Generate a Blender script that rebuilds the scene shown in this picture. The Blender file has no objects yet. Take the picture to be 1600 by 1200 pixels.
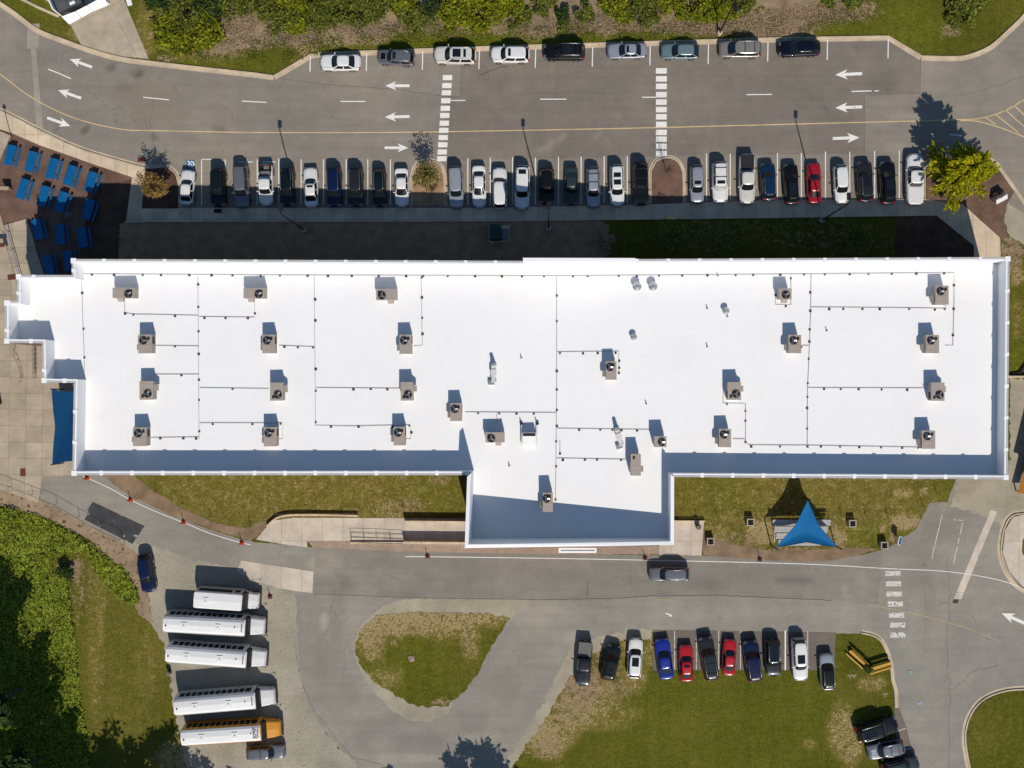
import bpy, bmesh, math, random
import numpy as np
from mathutils import Vector, Matrix, noise
from mathutils.geometry import tessellate_polygon
random.seed(7); RNG = np.random.default_rng(11)
sc = bpy.context.scene; COL = sc.collection
R = math.radians
# ---------------- camera, sky, sun, exposure
H = 130.0; S = 1600/120.0; NX, NY = 855.0, 615.0          # flight height, ground pixels per metre, nadir of the photograph
CX, CY = (NX-800)/S, (600-NY)/S
cam = bpy.data.cameras.new('camera'); co = bpy.data.objects.new('camera', cam); COL.objects.link(co)
co.location = (CX, CY, H); cam.sensor_width = 36; cam.lens = 36*H/120.0
cam.shift_x = -(NX-800)/1600; cam.shift_y = (NY-600)/1600; cam.clip_start = 1; cam.clip_end = 3000
sc.camera = co
SUNV = Vector((0.25, -0.98, 1.0)).normalized()
w = bpy.data.worlds.new('World'); sc.world = w; w.use_nodes = True
nt = w.node_tree; bg = nt.nodes['Background']; sky = nt.nodes.new('ShaderNodeTexSky'); sky.sky_type = 'NISHITA'
sky.sun_disc = False; sky.sun_elevation = math.asin(SUNV.z); sky.sun_rotation = math.atan2(SUNV.x, SUNV.y)
sky.air_density = 1.0; sky.dust_density = 0.6; sky.ozone_density = 1.2
tint = nt.nodes.new('ShaderNodeMix'); tint.data_type = 'RGBA'; tint.blend_type = 'MULTIPLY'; tint.inputs[0].default_value = 1; tint.inputs[7].default_value = (1.0, 1.25, 1.42, 1)
nt.links.new(sky.outputs[0], tint.inputs[6]); nt.links.new(tint.outputs[2], bg.inputs[0]); bg.inputs[1].default_value = 0.062
sd = bpy.data.lights.new('sun', 'SUN'); sd.energy = 4.2; sd.angle = R(0.53); sd.color = (1.0, 0.92, 0.82)
so = bpy.data.objects.new('sun', sd); COL.objects.link(so); so.rotation_euler = SUNV.to_track_quat('Z', 'Y').to_euler(); so.location = (0, -60, 90)
sc.view_settings.view_transform = 'Standard'; sc.view_settings.look = 'None'; sc.view_settings.exposure = 0.0; sc.view_settings.gamma = 1
sc.render.engine = 'CYCLES'; sc.cycles.max_bounces = 5; sc.cycles.diffuse_bounces = 3

# ---------------- placement: a picture position at a known height
def G(px, py, z=0.0):
    k = (H-z)/H/S
    return (CX+(px-NX)*k, CY-(py-NY)*k)
def V(px, py, z=0.0):
    x, y = G(px, py, z); return Vector((x, y, z))
def ztop(X): return 9.2-.02567*X
def zroof(X): return ztop(X)-2.2
def VR(px, py, dz=0.0):
    z = 7.0
    for _ in range(4):
        x, y = G(px, py, z); z = zroof(x)+dz
    return Vector((x, y, z))
def VT(px, py, dz=0.0): return VR(px, py, 2.2+dz)

# ---------------- object helpers
def tag(o, label=None, cat=None, group=None, kind=None):
    if label: o['label'] = label
    if cat: o['category'] = cat
    if group: o['group'] = group
    if kind: o['kind'] = kind
    return o
def empty(name, loc=(0,0,0), rz=0.0, label=None, cat=None, group=None):
    o = bpy.data.objects.new(name, None); COL.objects.link(o); o.location = loc; o.rotation_euler = (0,0,rz)
    o.empty_display_size = .3
    return tag(o, label, cat, group)
def link(name, me, mats=(), parent=None):
    o = bpy.data.objects.new(name, me); COL.objects.link(o)
    if parent is not None: o.parent = parent
    if mats:
        if not isinstance(mats, (list, tuple)): mats = [mats]
        for i, m in enumerate(mats):
            if len(me.materials) <= i: me.materials.append(m)
            if me.materials[i] is not m:
                o.material_slots[i].link = 'OBJECT'; o.material_slots[i].material = m
    return o
class MB:
    def __init__(s): s.v = []; s.f = []; s.sm = []
    def add(s, vs, fs, smooth=False):
        n = len(s.v); s.v += [tuple(v) for v in vs]; s.f += [tuple(i+n for i in f) for f in fs]; s.sm += [smooth]*len(fs)
        return s
    def box(s, x0, y0, z0, x1, y1, z1, M=None, taper=0):
        t = taper
        vs = [(x0,y0,z0),(x1,y0,z0),(x1,y1,z0),(x0,y1,z0),(x0+t,y0+t,z1),(x1-t,y0+t,z1),(x1-t,y1-t,z1),(x0+t,y1-t,z1)]
        if M is not None: vs = [M @ Vector(v) for v in vs]
        return s.add(vs, [(3,2,1,0),(4,5,6,7),(0,1,5,4),(1,2,6,5),(2,3,7,6),(3,0,4,7)])
    def cbox(s, c, d, M=None, taper=0):
        return s.box(c[0]-d[0]/2, c[1]-d[1]/2, c[2]-d[2]/2, c[0]+d[0]/2, c[1]+d[1]/2, c[2]+d[2]/2, M, taper)
    def tube(s, pts, r, n=6, r2=None, caps=True, smooth=True):
        pts = [Vector(p) for p in pts]; m = len(pts); vs = []; fs = []
        r2 = r if r2 is None else r2
        for i, p in enumerate(pts):
            d = (pts[min(i+1, m-1)]-pts[max(i-1, 0)]).normalized()
            a = d.orthogonal().normalized() if abs(d.z) > .95 else d.cross(Vector((0,0,1))).normalized()
            b = d.cross(a); rr = r+(r2-r)*i/max(1, m-1)
            for k in range(n):
                t = 2*math.pi*k/n; vs.append(p+a*rr*math.cos(t)+b*rr*math.sin(t))
        for i in range(m-1):
            for k in range(n):
                fs.append((i*n+k, i*n+(k+1)%n, (i+1)*n+(k+1)%n, (i+1)*n+k))
        s.add(vs, fs, smooth)
        if caps:
            s.add(vs[:n], [tuple(range(n))]); s.add(vs[-n:], [tuple(reversed(range(n)))])
        return s
    def cyl(s, c, r, h, n=16, r2=None, M=None):
        r2 = r if r2 is None else r2; vs = []
        for k in range(n):
            t = 2*math.pi*k/n; vs.append((c[0]+r*math.cos(t), c[1]+r*math.sin(t), c[2]))
        for k in range(n):
            t = 2*math.pi*k/n; vs.append((c[0]+r2*math.cos(t), c[1]+r2*math.sin(t), c[2]+h))
        if M is not None: vs = [M @ Vector(v) for v in vs]
        s.add(vs, [(k, (k+1)%n, n+(k+1)%n, n+k) for k in range(n)], True)
        s.add(vs[n:], [tuple(range(n))]); s.add(vs[:n], [tuple(reversed(range(n)))])
        return s
    def mesh(s, name='mesh'):
        me = bpy.data.meshes.new(name); me.from_pydata(s.v, [], s.f); me.update()
        me.polygons.foreach_set('use_smooth', s.sm); return me
    def build(s, name, m, parent=None): return link(name, s.mesh(name), m, parent)

# ---------------- materials
def lin(c):
    return tuple(((x/255)/12.92 if x/255 <= .04045 else ((x/255+.055)/1.055)**2.4) for x in c)
def nd(t, kind, **kw):
    n = t.nodes.new(kind)
    for k, v in kw.items(): setattr(n, k, v)
    return n
def noise_n(t, vec, scale, detail=4, rough=.6):
    n = nd(t, 'ShaderNodeTexNoise'); n.inputs['Scale'].default_value = scale; n.inputs['Detail'].default_value = detail
    n.inputs['Roughness'].default_value = rough
    if vec is not None: t.links.new(vec, n.inputs['Vector'])
    return n.outputs['Fac']
def ramp(t, fac, stops):
    r = nd(t, 'ShaderNodeValToRGB'); e = r.color_ramp.elements
    while len(e) < len(stops): e.new(.5)
    for el, (p, c) in zip(e, stops):
        el.position = p; el.color = (c[0], c[1], c[2], 1) if isinstance(c, (tuple, list)) else (c, c, c, 1)
    t.links.new(fac, r.inputs[0]); return r.outputs[0]
def mixc(t, fac, a, b, mode='MIX'):
    n = nd(t, 'ShaderNodeMix', data_type='RGBA', blend_type=mode)
    if isinstance(fac, float): n.inputs[0].default_value = fac
    else: t.links.new(fac, n.inputs[0])
    for s_, x in ((6, a), (7, b)):
        if isinstance(x, tuple): n.inputs[s_].default_value = (*x[:3], 1)
        else: t.links.new(x, n.inputs[s_])
    return n.outputs[2]
def math_n(t, op, a, b=None, clamp=False):
    n = nd(t, 'ShaderNodeMath', operation=op, use_clamp=clamp)
    for i, x in enumerate((a, b)):
        if x is None: continue
        if isinstance(x, (int, float)): n.inputs[i].default_value = x
        else: t.links.new(x, n.inputs[i])
    return n.outputs[0]
def newmat(name):
    m = bpy.data.materials.new(name); m.use_nodes = True; t = m.node_tree; b = t.nodes['Principled BSDF']
    b.inputs['Specular IOR Level'].default_value = .3
    return m, t, b
def pos(t): return nd(t, 'ShaderNodeNewGeometry').outputs['Position']
MATS = {}
def surf(name, base, var=.25, scale=.4, fine=6.0, rough=.85, bump=.0, spots=None, spec=.25, tint=None, metallic=0, coat=0, obj=False, finevar=None):
    """plain surface with large and fine procedural variation of its own colour"""
    if name in MATS: return MATS[name]
    m, t, b = newmat(name)
    p = nd(t, 'ShaderNodeTexCoord').outputs['Object'] if obj else pos(t)
    lo = tuple(c*(1-var) for c in base); hi = tuple(min(1, c*(1+var)) for c in base)
    if tint: hi = tint
    n1 = noise_n(t, p, scale, 5, .6); c = ramp(t, n1, [(.3, lo), (.7, hi)])
    n2 = noise_n(t, p, fine, 3, .65)
    fv = var if finevar is None else finevar
    c = mixc(t, 1.0, c, ramp(t, n2, [(.25, 1-fv), (.75, 1+fv*.0)]), 'MULTIPLY')
    if spots:
        n3 = noise_n(t, p, spots[0], 2, .5); c = mixc(t, ramp(t, n3, [(spots[1], 0.0), (spots[1]+.06, 1.0)]), c, spots[2])
    t.links.new(c, b.inputs['Base Color']); b.inputs['Roughness'].default_value = rough
    b.inputs['Specular IOR Level'].default_value = spec; b.inputs['Metallic'].default_value = metallic; b.inputs['Coat Weight'].default_value = coat
    if bump:
        bn = nd(t, 'ShaderNodeBump'); bn.inputs['Strength'].default_value = bump; bn.inputs['Distance'].default_value = .05
        t.links.new(n2, bn.inputs['Height']); t.links.new(bn.outputs[0], b.inputs['Normal'])
    MATS[name] = m; return m
# ---------------- curves and sheets
def spl(pts, sub=6, closed=False):
    P = [Vector((p[0], p[1], 0)) for p in pts]; n = len(P); out = []
    rng = range(n if closed else n-1)
    for i in rng:
        if closed: a, b, c, d = P[(i-1)%n], P[i], P[(i+1)%n], P[(i+2)%n]
        else: a, b, c, d = P[max(i-1,0)], P[i], P[i+1], P[min(i+2,n-1)]
        for k in range(sub):
            t = k/sub
            out.append(.5*((2*b)+(c-a)*t+(2*a-5*b+4*c-d)*t*t+(3*b-a-3*c+d)*t**3))
    if not closed: out.append(P[-1])
    return [(v.x, v.y) for v in out]
def ragged(pts, amp=2.0, step=3.0, sc_=.12, seed=0, inner=(-50,-60,1660,1260)):
    out = []; n = len(pts)
    for i in range(n):
        a = Vector((*pts[i], 0)); b = Vector((*pts[(i+1)%n], 0)); L = (b-a).length; m = max(1, min(400, int(L/step)))
        nr = Vector((-(b-a).y, (b-a).x, 0)).normalized() if L > 0 else Vector((0,0,0))
        for k in range(m):
            p = a.lerp(b, k/m)
            d = noise.noise(Vector((p.x*sc_, p.y*sc_, seed)))*1.2+noise.noise(Vector((p.x*sc_*3.1, p.y*sc_*3.1, seed+5)))*.7
            q = p+nr*d*amp; out.append((q.x, q.y))
    return out
def sheet(name, pts, z, m, thick=0.0, label=None, kind='structure', cat=None, parent=None, px=True):
    P = [V(*p) if px else Vector((p[0], p[1], 0)) for p in pts]
    vs = [Vector((p.x, p.y, z)) for p in P]; tr = tessellate_polygon([vs]); b = MB()
    fs = []
    for f in tr:
        a, c, d = (vs[i] for i in f)
        fs.append(tuple(f) if (c-a).cross(d-a).z > 0 else tuple(reversed(f)))
    b.add(vs, fs)
    if thick:
        n = len(vs); area = sum(vs[i].x*vs[(i+1)%n].y-vs[(i+1)%n].x*vs[i].y for i in range(n))
        lo = [Vector((v.x, v.y, z-thick)) for v in vs]
        q = [(i, (i+1)%n, n+(i+1)%n, n+i) for i in range(n)]
        if area > 0: q = [tuple(reversed(f)) for f in q]
        b.add(vs+lo, q)
    o = b.build(name, m, parent)
    if parent is None: tag(o, label, cat, None, kind)
    return o
def ribbon(mb, pts, wid, z, h=0.0, px=True):
    """strip of width wid (m) along a line of picture points; h > 0 gives it sides"""
    P = [V(*p) if px else Vector((p[0], p[1], 0)) for p in pts]
    L = []; Rr = []
    for i, p in enumerate(P):
        a = P[max(i-1,0)]; c = P[min(i+1, len(P)-1)]; d = (c-a); d.z = 0; d.normalize(); nrm = Vector((-d.y, d.x, 0))*wid/2
        L.append(p+nrm); Rr.append(p-nrm)
    n = len(P)
    vs = [Vector((v.x,v.y,z)) for v in L]+[Vector((v.x,v.y,z)) for v in Rr]
    fs = [(i, n+i, n+i+1, i+1) for i in range(n-1)]
    mb.add(vs, fs)
    if h:
        lo = [Vector((v.x,v.y,z-h)) for v in vs]; A = vs+lo; m = 2*n
        mb.add(A, [(i, i+1, m+i+1, m+i) for i in range(n-1)]+[(n+i, m+n+i, m+n+i+1, n+i+1) for i in range(n-1)]+[(0, m, m+n, n), (n-1, 2*n-1, m+2*n-1, m+n-1)])
    return mb
def line(name, segs, wid, z, m, label=None, h=0.0, parent=None, kind='structure', cat=None):
    b = MB()
    for s_ in segs: ribbon(b, s_, wid, z, h)
    o = b.build(name, m, parent)
    if parent is None: tag(o, label, cat, None, kind)
    return o

# ---------------- materials of the ground
def grass_mat():
    m, t, b = newmat('lawn_grass'); p = pos(t)
    at = nd(t, 'ShaderNodeAttribute', attribute_name='wear'); sep = nd(t, 'ShaderNodeSeparateColor'); t.links.new(at.outputs['Color'], sep.inputs[0])
    n1 = noise_n(t, p, .16, 6, .65); n2 = noise_n(t, p, 1.5, 6, .75); n3 = noise_n(t, p, 4.2, 5, .8); n4 = noise_n(t, p, .8, 6, .72)
    mp = nd(t, 'ShaderNodeMapping'); mp.inputs['Scale'].default_value = (.9, .06, 1); mp.inputs['Rotation'].default_value = (0,0,.05); t.links.new(p, mp.inputs[0]); nm = noise_n(t, mp.outputs[0], 1.0, 3, .6)
    g = ramp(t, n1, [(.3, (.076,.081,.008)), (.5, (.097,.098,.012)), (.7, (.127,.118,.019))])
    olive = ramp(t, n4, [(.3, (.125,.105,.02)), (.5, (.175,.142,.032)), (.7, (.235,.185,.06))])
    g = mixc(t, math_n(t, 'MULTIPLY', sep.outputs[0], 2.6, True), g, olive)
    lush = ramp(t, n4, [(.3, (.082,.096,.008)), (.7, (.148,.160,.014))]); g = mixc(t, sep.outputs[2], g, lush)
    tex = ramp(t, n3, [(.3, .50), (.5, 1.0), (.7, 1.45)])
    g = mixc(t, 1.0, g, tex, 'MULTIPLY'); g = mixc(t, 1.0, g, ramp(t, n2, [(.3, .74), (.7, 1.26)]), 'MULTIPLY'); g = mixc(t, 1.0, g, ramp(t, nm, [(.3, .9), (.7, 1.1)]), 'MULTIPLY')
    straw = mixc(t, ramp(t, n3, [(.3,0.0),(.7,1.0)]), (.19,.145,.06), (.46,.35,.19))
    dirt = mixc(t, ramp(t, n2, [(.3,0.0),(.7,1.0)]), (.19,.125,.075), (.40,.285,.18)); dirt = mixc(t, 1.0, dirt, ramp(t, n3, [(.25, .6), (.7, 1.15)]), 'MULTIPLY')
    nn = math_n(t, 'ADD', math_n(t, 'MULTIPLY', math_n(t, 'SUBTRACT', n3, .5), 2.6), math_n(t, 'MULTIPLY', math_n(t, 'SUBTRACT', n2, .5), 2.0))
    nn = math_n(t, 'ADD', nn, math_n(t, 'MULTIPLY', math_n(t, 'SUBTRACT', n4, .5), .8))
    def mask(ch, lo, hi):
        a = math_n(t, 'ADD', sep.outputs[ch], nn); r = ramp(t, a, [(lo, 0.0), (hi, .92)]); return math_n(t, 'MULTIPLY', r, ramp(t, sep.outputs[ch], [(.02, 0.0), (.3, 1.0)]))
    c = mixc(t, mask(0, .46, .80), g, straw); c = mixc(t, mask(1, .42, .76), c, dirt)
    t.links.new(c, b.inputs['Base Color']); b.inputs['Roughness'].default_value = .95; b.inputs['Specular IOR Level'].default_value = .06
    bn = nd(t, 'ShaderNodeBump'); bn.inputs['Strength'].default_value = .8; bn.inputs['Distance'].default_value = .11
    t.links.new(n3, bn.inputs['Height']); t.links.new(bn.outputs[0], b.inputs['Normal'])
    return m
M_GRASS = grass_mat()
def asphalt_mat(name, base, crack=True, stain=.35):
    m, t, b = newmat(name); p = pos(t)
    n1 = noise_n(t, p, .07, 6, .6); n2 = noise_n(t, p, .5, 6, .7); n3 = noise_n(t, p, 6, 4, .75)
    k = lambda f, tint=(1,1,1): tuple(c*f*q for c, q in zip(base, tint))
    c = ramp(t, n1, [(.3, k(.86)), (.5, k(1.0)), (.7, k(1.17, (1.03,1,.95)))])
    c = mixc(t, 1.0, c, ramp(t, n2, [(.3, .88), (.7, 1.1)]), 'MULTIPLY')
    c = mixc(t, 1.0, c, ramp(t, n3, [(.25, .84), (.75, 1.16)]), 'MULTIPLY')
    # long wear streaks along the traffic
    mp = nd(t, 'ShaderNodeMapping'); mp.inputs['Scale'].default_value = (.05, 1.1, 1); t.links.new(p, mp.inputs[0])
    ns = noise_n(t, mp.outputs[0], 1.0, 4, .6); c = mixc(t, 1.0, c, ramp(t, ns, [(.3, .93), (.7, 1.06)]), 'MULTIPLY')
    # oil drips
    nso = noise_n(t, p, .85, 3, .5); c = mixc(t, math_n(t, 'MULTIPLY', ramp(t, nso, [(.70, 0.0), (.77, 1.0)]), stain), c, k(.35))
    if crack:
        dn = nd(t, 'ShaderNodeTexNoise'); dn.inputs['Scale'].default_value = .6; t.links.new(p, dn.inputs['Vector'])
        vv = nd(t, 'ShaderNodeVectorMath', operation='MULTIPLY_ADD'); vv.inputs[1].default_value = (1.6,)*3; t.links.new(dn.outputs['Color'], vv.inputs[0]); t.links.new(p, vv.inputs[2])
        vo = nd(t, 'ShaderNodeTexVoronoi', feature='DISTANCE_TO_EDGE'); vo.inputs['Scale'].default_value = .11; t.links.new(vv.outputs[0], vo.inputs['Vector'])
        cr = ramp(t, vo.outputs['Distance'], [(.0, 1.0), (.009, 0.0)]); cm = math_n(t, 'MULTIPLY', cr, ramp(t, n2, [(.48, 0.0), (.62, .55)]))
        c = mixc(t, cm, c, k(.5))
    at = nd(t, 'ShaderNodeAttribute', attribute_name='stain'); sep = nd(t, 'ShaderNodeSeparateColor'); t.links.new(at.outputs['Color'], sep.inputs[0])
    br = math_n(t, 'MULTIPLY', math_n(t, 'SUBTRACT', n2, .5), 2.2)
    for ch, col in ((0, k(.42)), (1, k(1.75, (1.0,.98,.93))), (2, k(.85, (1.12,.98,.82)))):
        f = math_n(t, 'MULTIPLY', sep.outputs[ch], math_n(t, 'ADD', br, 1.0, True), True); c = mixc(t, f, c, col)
    t.links.new(c, b.inputs['Base Color']); b.inputs['Roughness'].default_value = .88; b.inputs['Specular IOR Level'].default_value = .2
    return m
M_ASPH = asphalt_mat('asphalt', (.234,.207,.172)); M_ASPH2 = asphalt_mat('fresh_asphalt', (.196,.170,.140), False)
M_ASPH3 = asphalt_mat('bay_asphalt', (.150,.128,.108), False)
M_ASPHS = asphalt_mat('weathered_asphalt', (.258,.238,.200)); M_ASPHR = asphalt_mat('road_asphalt', (.227,.208,.175))
M_PATCH = surf('patch_asphalt', (.06,.062,.066), .3, .8, 9, spots=(1.6, .66, (.34,.33,.31)))
def concrete_mat(name, base, size, off=(0,0), rot=0.0, grime=.25):
    m, t, b = newmat(name); p = pos(t)
    mp = nd(t, 'ShaderNodeMapping'); mp.inputs['Rotation'].default_value = (0,0,rot); mp.inputs['Location'].default_value = (*off, 0); t.links.new(p, mp.inputs[0])
    br = nd(t, 'ShaderNodeTexBrick'); br.offset = 0; br.inputs['Scale'].default_value = 1; br.inputs['Brick Width'].default_value = size[0]; br.inputs['Row Height'].default_value = size[1]
    br.inputs['Mortar Size'].default_value = .02; br.inputs['Bias'].default_value = 0
    br.inputs['Color1'].default_value = (*[c*1.06 for c in base], 1); br.inputs['Color2'].default_value = (*[c*.88 for c in base], 1); br.inputs['Mortar'].default_value = (*[c*.5 for c in base], 1)
    t.links.new(mp.outputs[0], br.inputs[0])
    n1 = noise_n(t, p, .5, 5, .65); n2 = noise_n(t, p, 9, 3, .6)
    c = mixc(t, 1.0, br.outputs['Color'], ramp(t, n1, [(.3, 1-grime), (.7, 1.08)]), 'MULTIPLY'); c = mixc(t, 1.0, c, ramp(t, n2, [(.25, .88), (.7, 1.03)]), 'MULTIPLY')
    t.links.new(c, b.inputs['Base Color']); b.inputs['Roughness'].default_value = .9; return m
M_WALK = concrete_mat('sidewalk_concrete', (.68,.54,.38), (1.5, 5.0), (0, .8))
M_PLAZA = concrete_mat('plaza_concrete', (.44,.365,.265), (1.95, 1.9), (.3,.2), R(1))
M_PAD = concrete_mat('pad_concrete', (.60,.52,.42), (2.4, 6.0), (.6,.4))
M_DRIVE = concrete_mat('drive_concrete', (.50,.42,.31), (5.2, 5.2), (0,1.2), R(-28), .3)
M_KERB = surf('kerb_concrete', (.56,.455,.32), .22, .5, 5, rough=.9)
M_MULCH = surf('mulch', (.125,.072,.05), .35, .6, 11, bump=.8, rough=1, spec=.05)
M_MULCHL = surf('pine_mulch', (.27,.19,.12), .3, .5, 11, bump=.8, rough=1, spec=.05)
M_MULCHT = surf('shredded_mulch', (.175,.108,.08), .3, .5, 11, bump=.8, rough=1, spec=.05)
M_DIRT = surf('bare_soil', (.34,.25,.16), .3, .4, 9, bump=.5, rough=1, spots=(2.2, .6, (.12,.085,.05)), spec=.05)
M_SHSOIL = surf('thin_soil', (.36,.235,.14), .25, .8, 12, bump=.5, rough=1, spec=.05)
M_GRAVEL = surf('gravel', (.375,.342,.262), .2, .25, 4.5, bump=.9, rough=1, spots=(3.3, .66, (.15,.125,.09)), finevar=.3)
M_GRAVELG = surf('grey_gravel', (.38,.34,.25), .2, .3, 4.5, bump=.9, rough=1, spots=(4.5, .68, (.17,.15,.12)), finevar=.25)
M_BRICKP = concrete_mat('brick_paving', (.46,.34,.25), (.26,.13))
M_WHITEP = surf('white_road_paint', (.78,.76,.71), .08, .7, 8, rough=.8, spots=(3.5, .66, (.36,.34,.31)))
M_WORNP = surf('worn_white_paint', (.62,.60,.55), .15, 1.5, 6, rough=.85, spots=(3.0, .57, (.235,.205,.165)))
M_YELP = surf('yellow_road_paint', (.68,.50,.25), .18, .5, 6, rough=.85)
M_YELW = surf('worn_yellow_paint', (.44,.35,.2), .15, .5, 5, rough=.85)
M_TRENCH = surf('trench_concrete', (.33,.295,.24), .15, .7, 6)

# ---------------- ground: one sheet reaching far out, worn patches carried as an attribute
BLOBS = [ # px, py, rx, ry, channel (0 dry straw, 1 bare soil and the north strip's painted shade tone, 2 lush green), strength
 (330,62,75,34,1,.75),(395,55,50,26,1,.7),(470,62,45,16,1,.8),(560,46,60,22,1,.85),(480,78,18,10,0,1),(540,66,30,6,0,1),(590,63,20,6,0,.9),(618,30,26,26,1,.7),
 (700,50,40,12,1,.5),(770,46,30,10,1,.75),(850,38,60,26,1,.9),(950,28,40,30,1,.8),(1010,40,50,10,1,.8),(1100,36,70,20,1,.95),(1210,40,70,30,1,.85),(1270,14,90,22,1,.8),(1250,22,50,10,0,.6),
 (1340,16,40,20,1,.6),(1485,46,20,14,1,.6),(1420,40,60,40,2,.55),(1330,44,70,12,2,.4),(740,60,120,9,2,.7),(900,62,120,7,2,.7),(640,62,40,16,2,.7),(330,92,70,8,2,.5),(400,90,25,14,2,.3),
 (262,92,20,8,1,.6),(290,86,18,8,0,.5),(320,80,20,8,1,.5),(255,68,8,10,1,.8),(258,30,10,40,1,.45),(228,50,18,50,0,.35),(470,98,12,20,0,.4),
 (60,10,60,14,2,.5),(118,52,12,14,0,.4),
 (640,790,28,14,1,.55),(612,796,30,16,0,.55),(590,775,40,22,0,.35),(560,800,40,10,0,.4),(685,750,22,8,1,.6),(630,748,10,5,1,.6),(500,800,60,10,0,.35),(430,800,30,14,0,.4),
 (460,770,260,40,2,.12),(660,770,60,40,2,.3),(1120,775,70,30,2,.35),(1250,760,200,20,0,.18),
 (700,960,110,22,0,.75),(610,975,40,22,0,.8),(580,1010,20,24,0,.6),(735,1000,14,34,0,.55),(728,1012,12,20,1,.4),(760,965,30,18,0,.6),(690,1098,22,6,1,.7),(600,1060,30,20,0,.4),(660,1045,60,50,2,.2),(560,1020,12,20,1,.3),
 (910,1070,40,30,1,.75),(945,1040,30,34,1,.6),(990,1060,20,20,0,.55),(900,1110,40,34,0,.7),(870,1140,36,34,0,.6),(850,1170,30,20,1,.5),(860,1165,24,24,0,.7),(940,1120,60,22,0,.35),(980,1010,12,24,0,.6),(1014,1020,8,30,0,.4),
 (1315,1140,22,42,0,.6),(1330,1165,18,34,0,.6),(1265,1162,10,8,0,.45),(1362,1068,24,12,0,.5),(1333,1055,10,9,1,.5),(1382,1085,8,6,1,.5),
 (1150,850,60,22,1,.5),(1115,835,28,18,0,.45),(1190,832,24,22,0,.8),(1240,862,70,8,1,.7),(1310,838,18,20,0,.7),(1415,815,28,12,0,.95),(1395,835,5,16,1,.8),(1378,826,8,6,0,.8),(1340,855,22,10,0,.3),(1360,835,40,20,2,.45),
 (1410,770,16,8,0,.75),(1443,768,5,8,0,.9),(1400,748,90,6,1,.5),(1475,775,12,14,2,.4),(1330,748,200,3,1,.5),
 (1580,395,22,30,1,.8),(1590,430,12,16,0,.8),(1590,500,6,30,0,.4),(1590,560,14,26,2,.7),(1570,460,10,40,1,.3),
 (150,960,16,200,0,.30),(200,1010,80,160,0,.13),(120,920,18,60,1,.4),(118,890,14,18,1,.8),(100,885,14,12,0,.5),(230,1040,22,60,0,.25),(1580,1140,50,50,0,.25),(620,965,70,20,0,.9),(580,985,30,24,0,.8),(690,985,50,14,0,.6),(600,1000,26,16,1,.35),(920,1090,50,40,0,.6),(895,1105,30,30,1,.5),(965,1075,40,24,1,.45),(850,1150,30,30,0,.8),(935,1060,50,20,1,.5),(1100,372,120,26,1,.33),(1300,375,110,24,1,.38),(1200,350,200,12,1,.3),(1560,1165,30,16,0,.35),  # soil blobs on the north strip paint its shaded grass darker and duller
 (470,770,300,60,0,.30),(1250,790,240,70,0,.28),(640,700,100,60,0,.2),(120,60,60,20,0,.1),(300,1190,60,40,0,.7),(330,1175,50,14,1,.5),(150,1000,60,200,2,.05),(1140,1130,200,80,2,.15),
]
def make_ground():
    x0, x1, y0, y1, st = -76.0, 76.0, -60.0, 62.0, .4
    xs = np.arange(x0, x1+.01, st); ys = np.arange(y0, y1+.01, st)
    X, Y = np.meshgrid(xs, ys); nx, ny = len(xs), len(ys)
    PX = (X-CX)*S+NX; PY = NY-(Y-CY)*S
    A = np.zeros((ny, nx, 4), np.float32); A[..., 3] = 1
    for (bx, by, rx, ry, ch, s_) in BLOBS:
        d = ((PX-bx)/rx)**2+((PY-by)/ry)**2
        A[..., ch] = np.maximum(A[..., ch], s_*np.clip(1.35-d*.9, 0, 1))
    vs = np.stack([X.ravel(), Y.ravel(), np.zeros(nx*ny)], 1)
    idx = np.arange(nx*ny).reshape(ny, nx)
    f = np.stack([idx[:-1,:-1].ravel(), idx[:-1,1:].ravel(), idx[1:,1:].ravel(), idx[1:,:-1].ravel()], 1)
    B = 900; n = nx*ny; outer = np.array([(-B,-B,0),(B,-B,0),(B,B,0),(-B,B,0)], float)
    c = [idx[0,0], idx[0,-1], idx[-1,-1], idx[-1,0]]; 
    quads = []
    bot = idx[0,:]; rt = idx[:,-1]; tp = idx[-1,::-1]; lf = idx[::-1,0]
    ng = []
    for k, edge in enumerate((bot, rt, tp, lf)):
        ng.append([n+k, n+(k+1)%4]+list(edge[::-1]))
    me = bpy.data.meshes.new('ground')
    me.from_pydata(np.vstack([vs, outer]).tolist(), [], f.tolist()+ng); me.update()
    ca = me.color_attributes.new('wear', 'FLOAT_COLOR', 'POINT')
    buf = np.zeros((n+4, 4), np.float32); buf[:n] = A.reshape(-1, 4); buf[:, 3] = 1
    ca.data.foreach_set('color', buf.ravel())
    o = link('ground', me, M_GRASS); tag(o, kind='structure')
make_ground()

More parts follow.
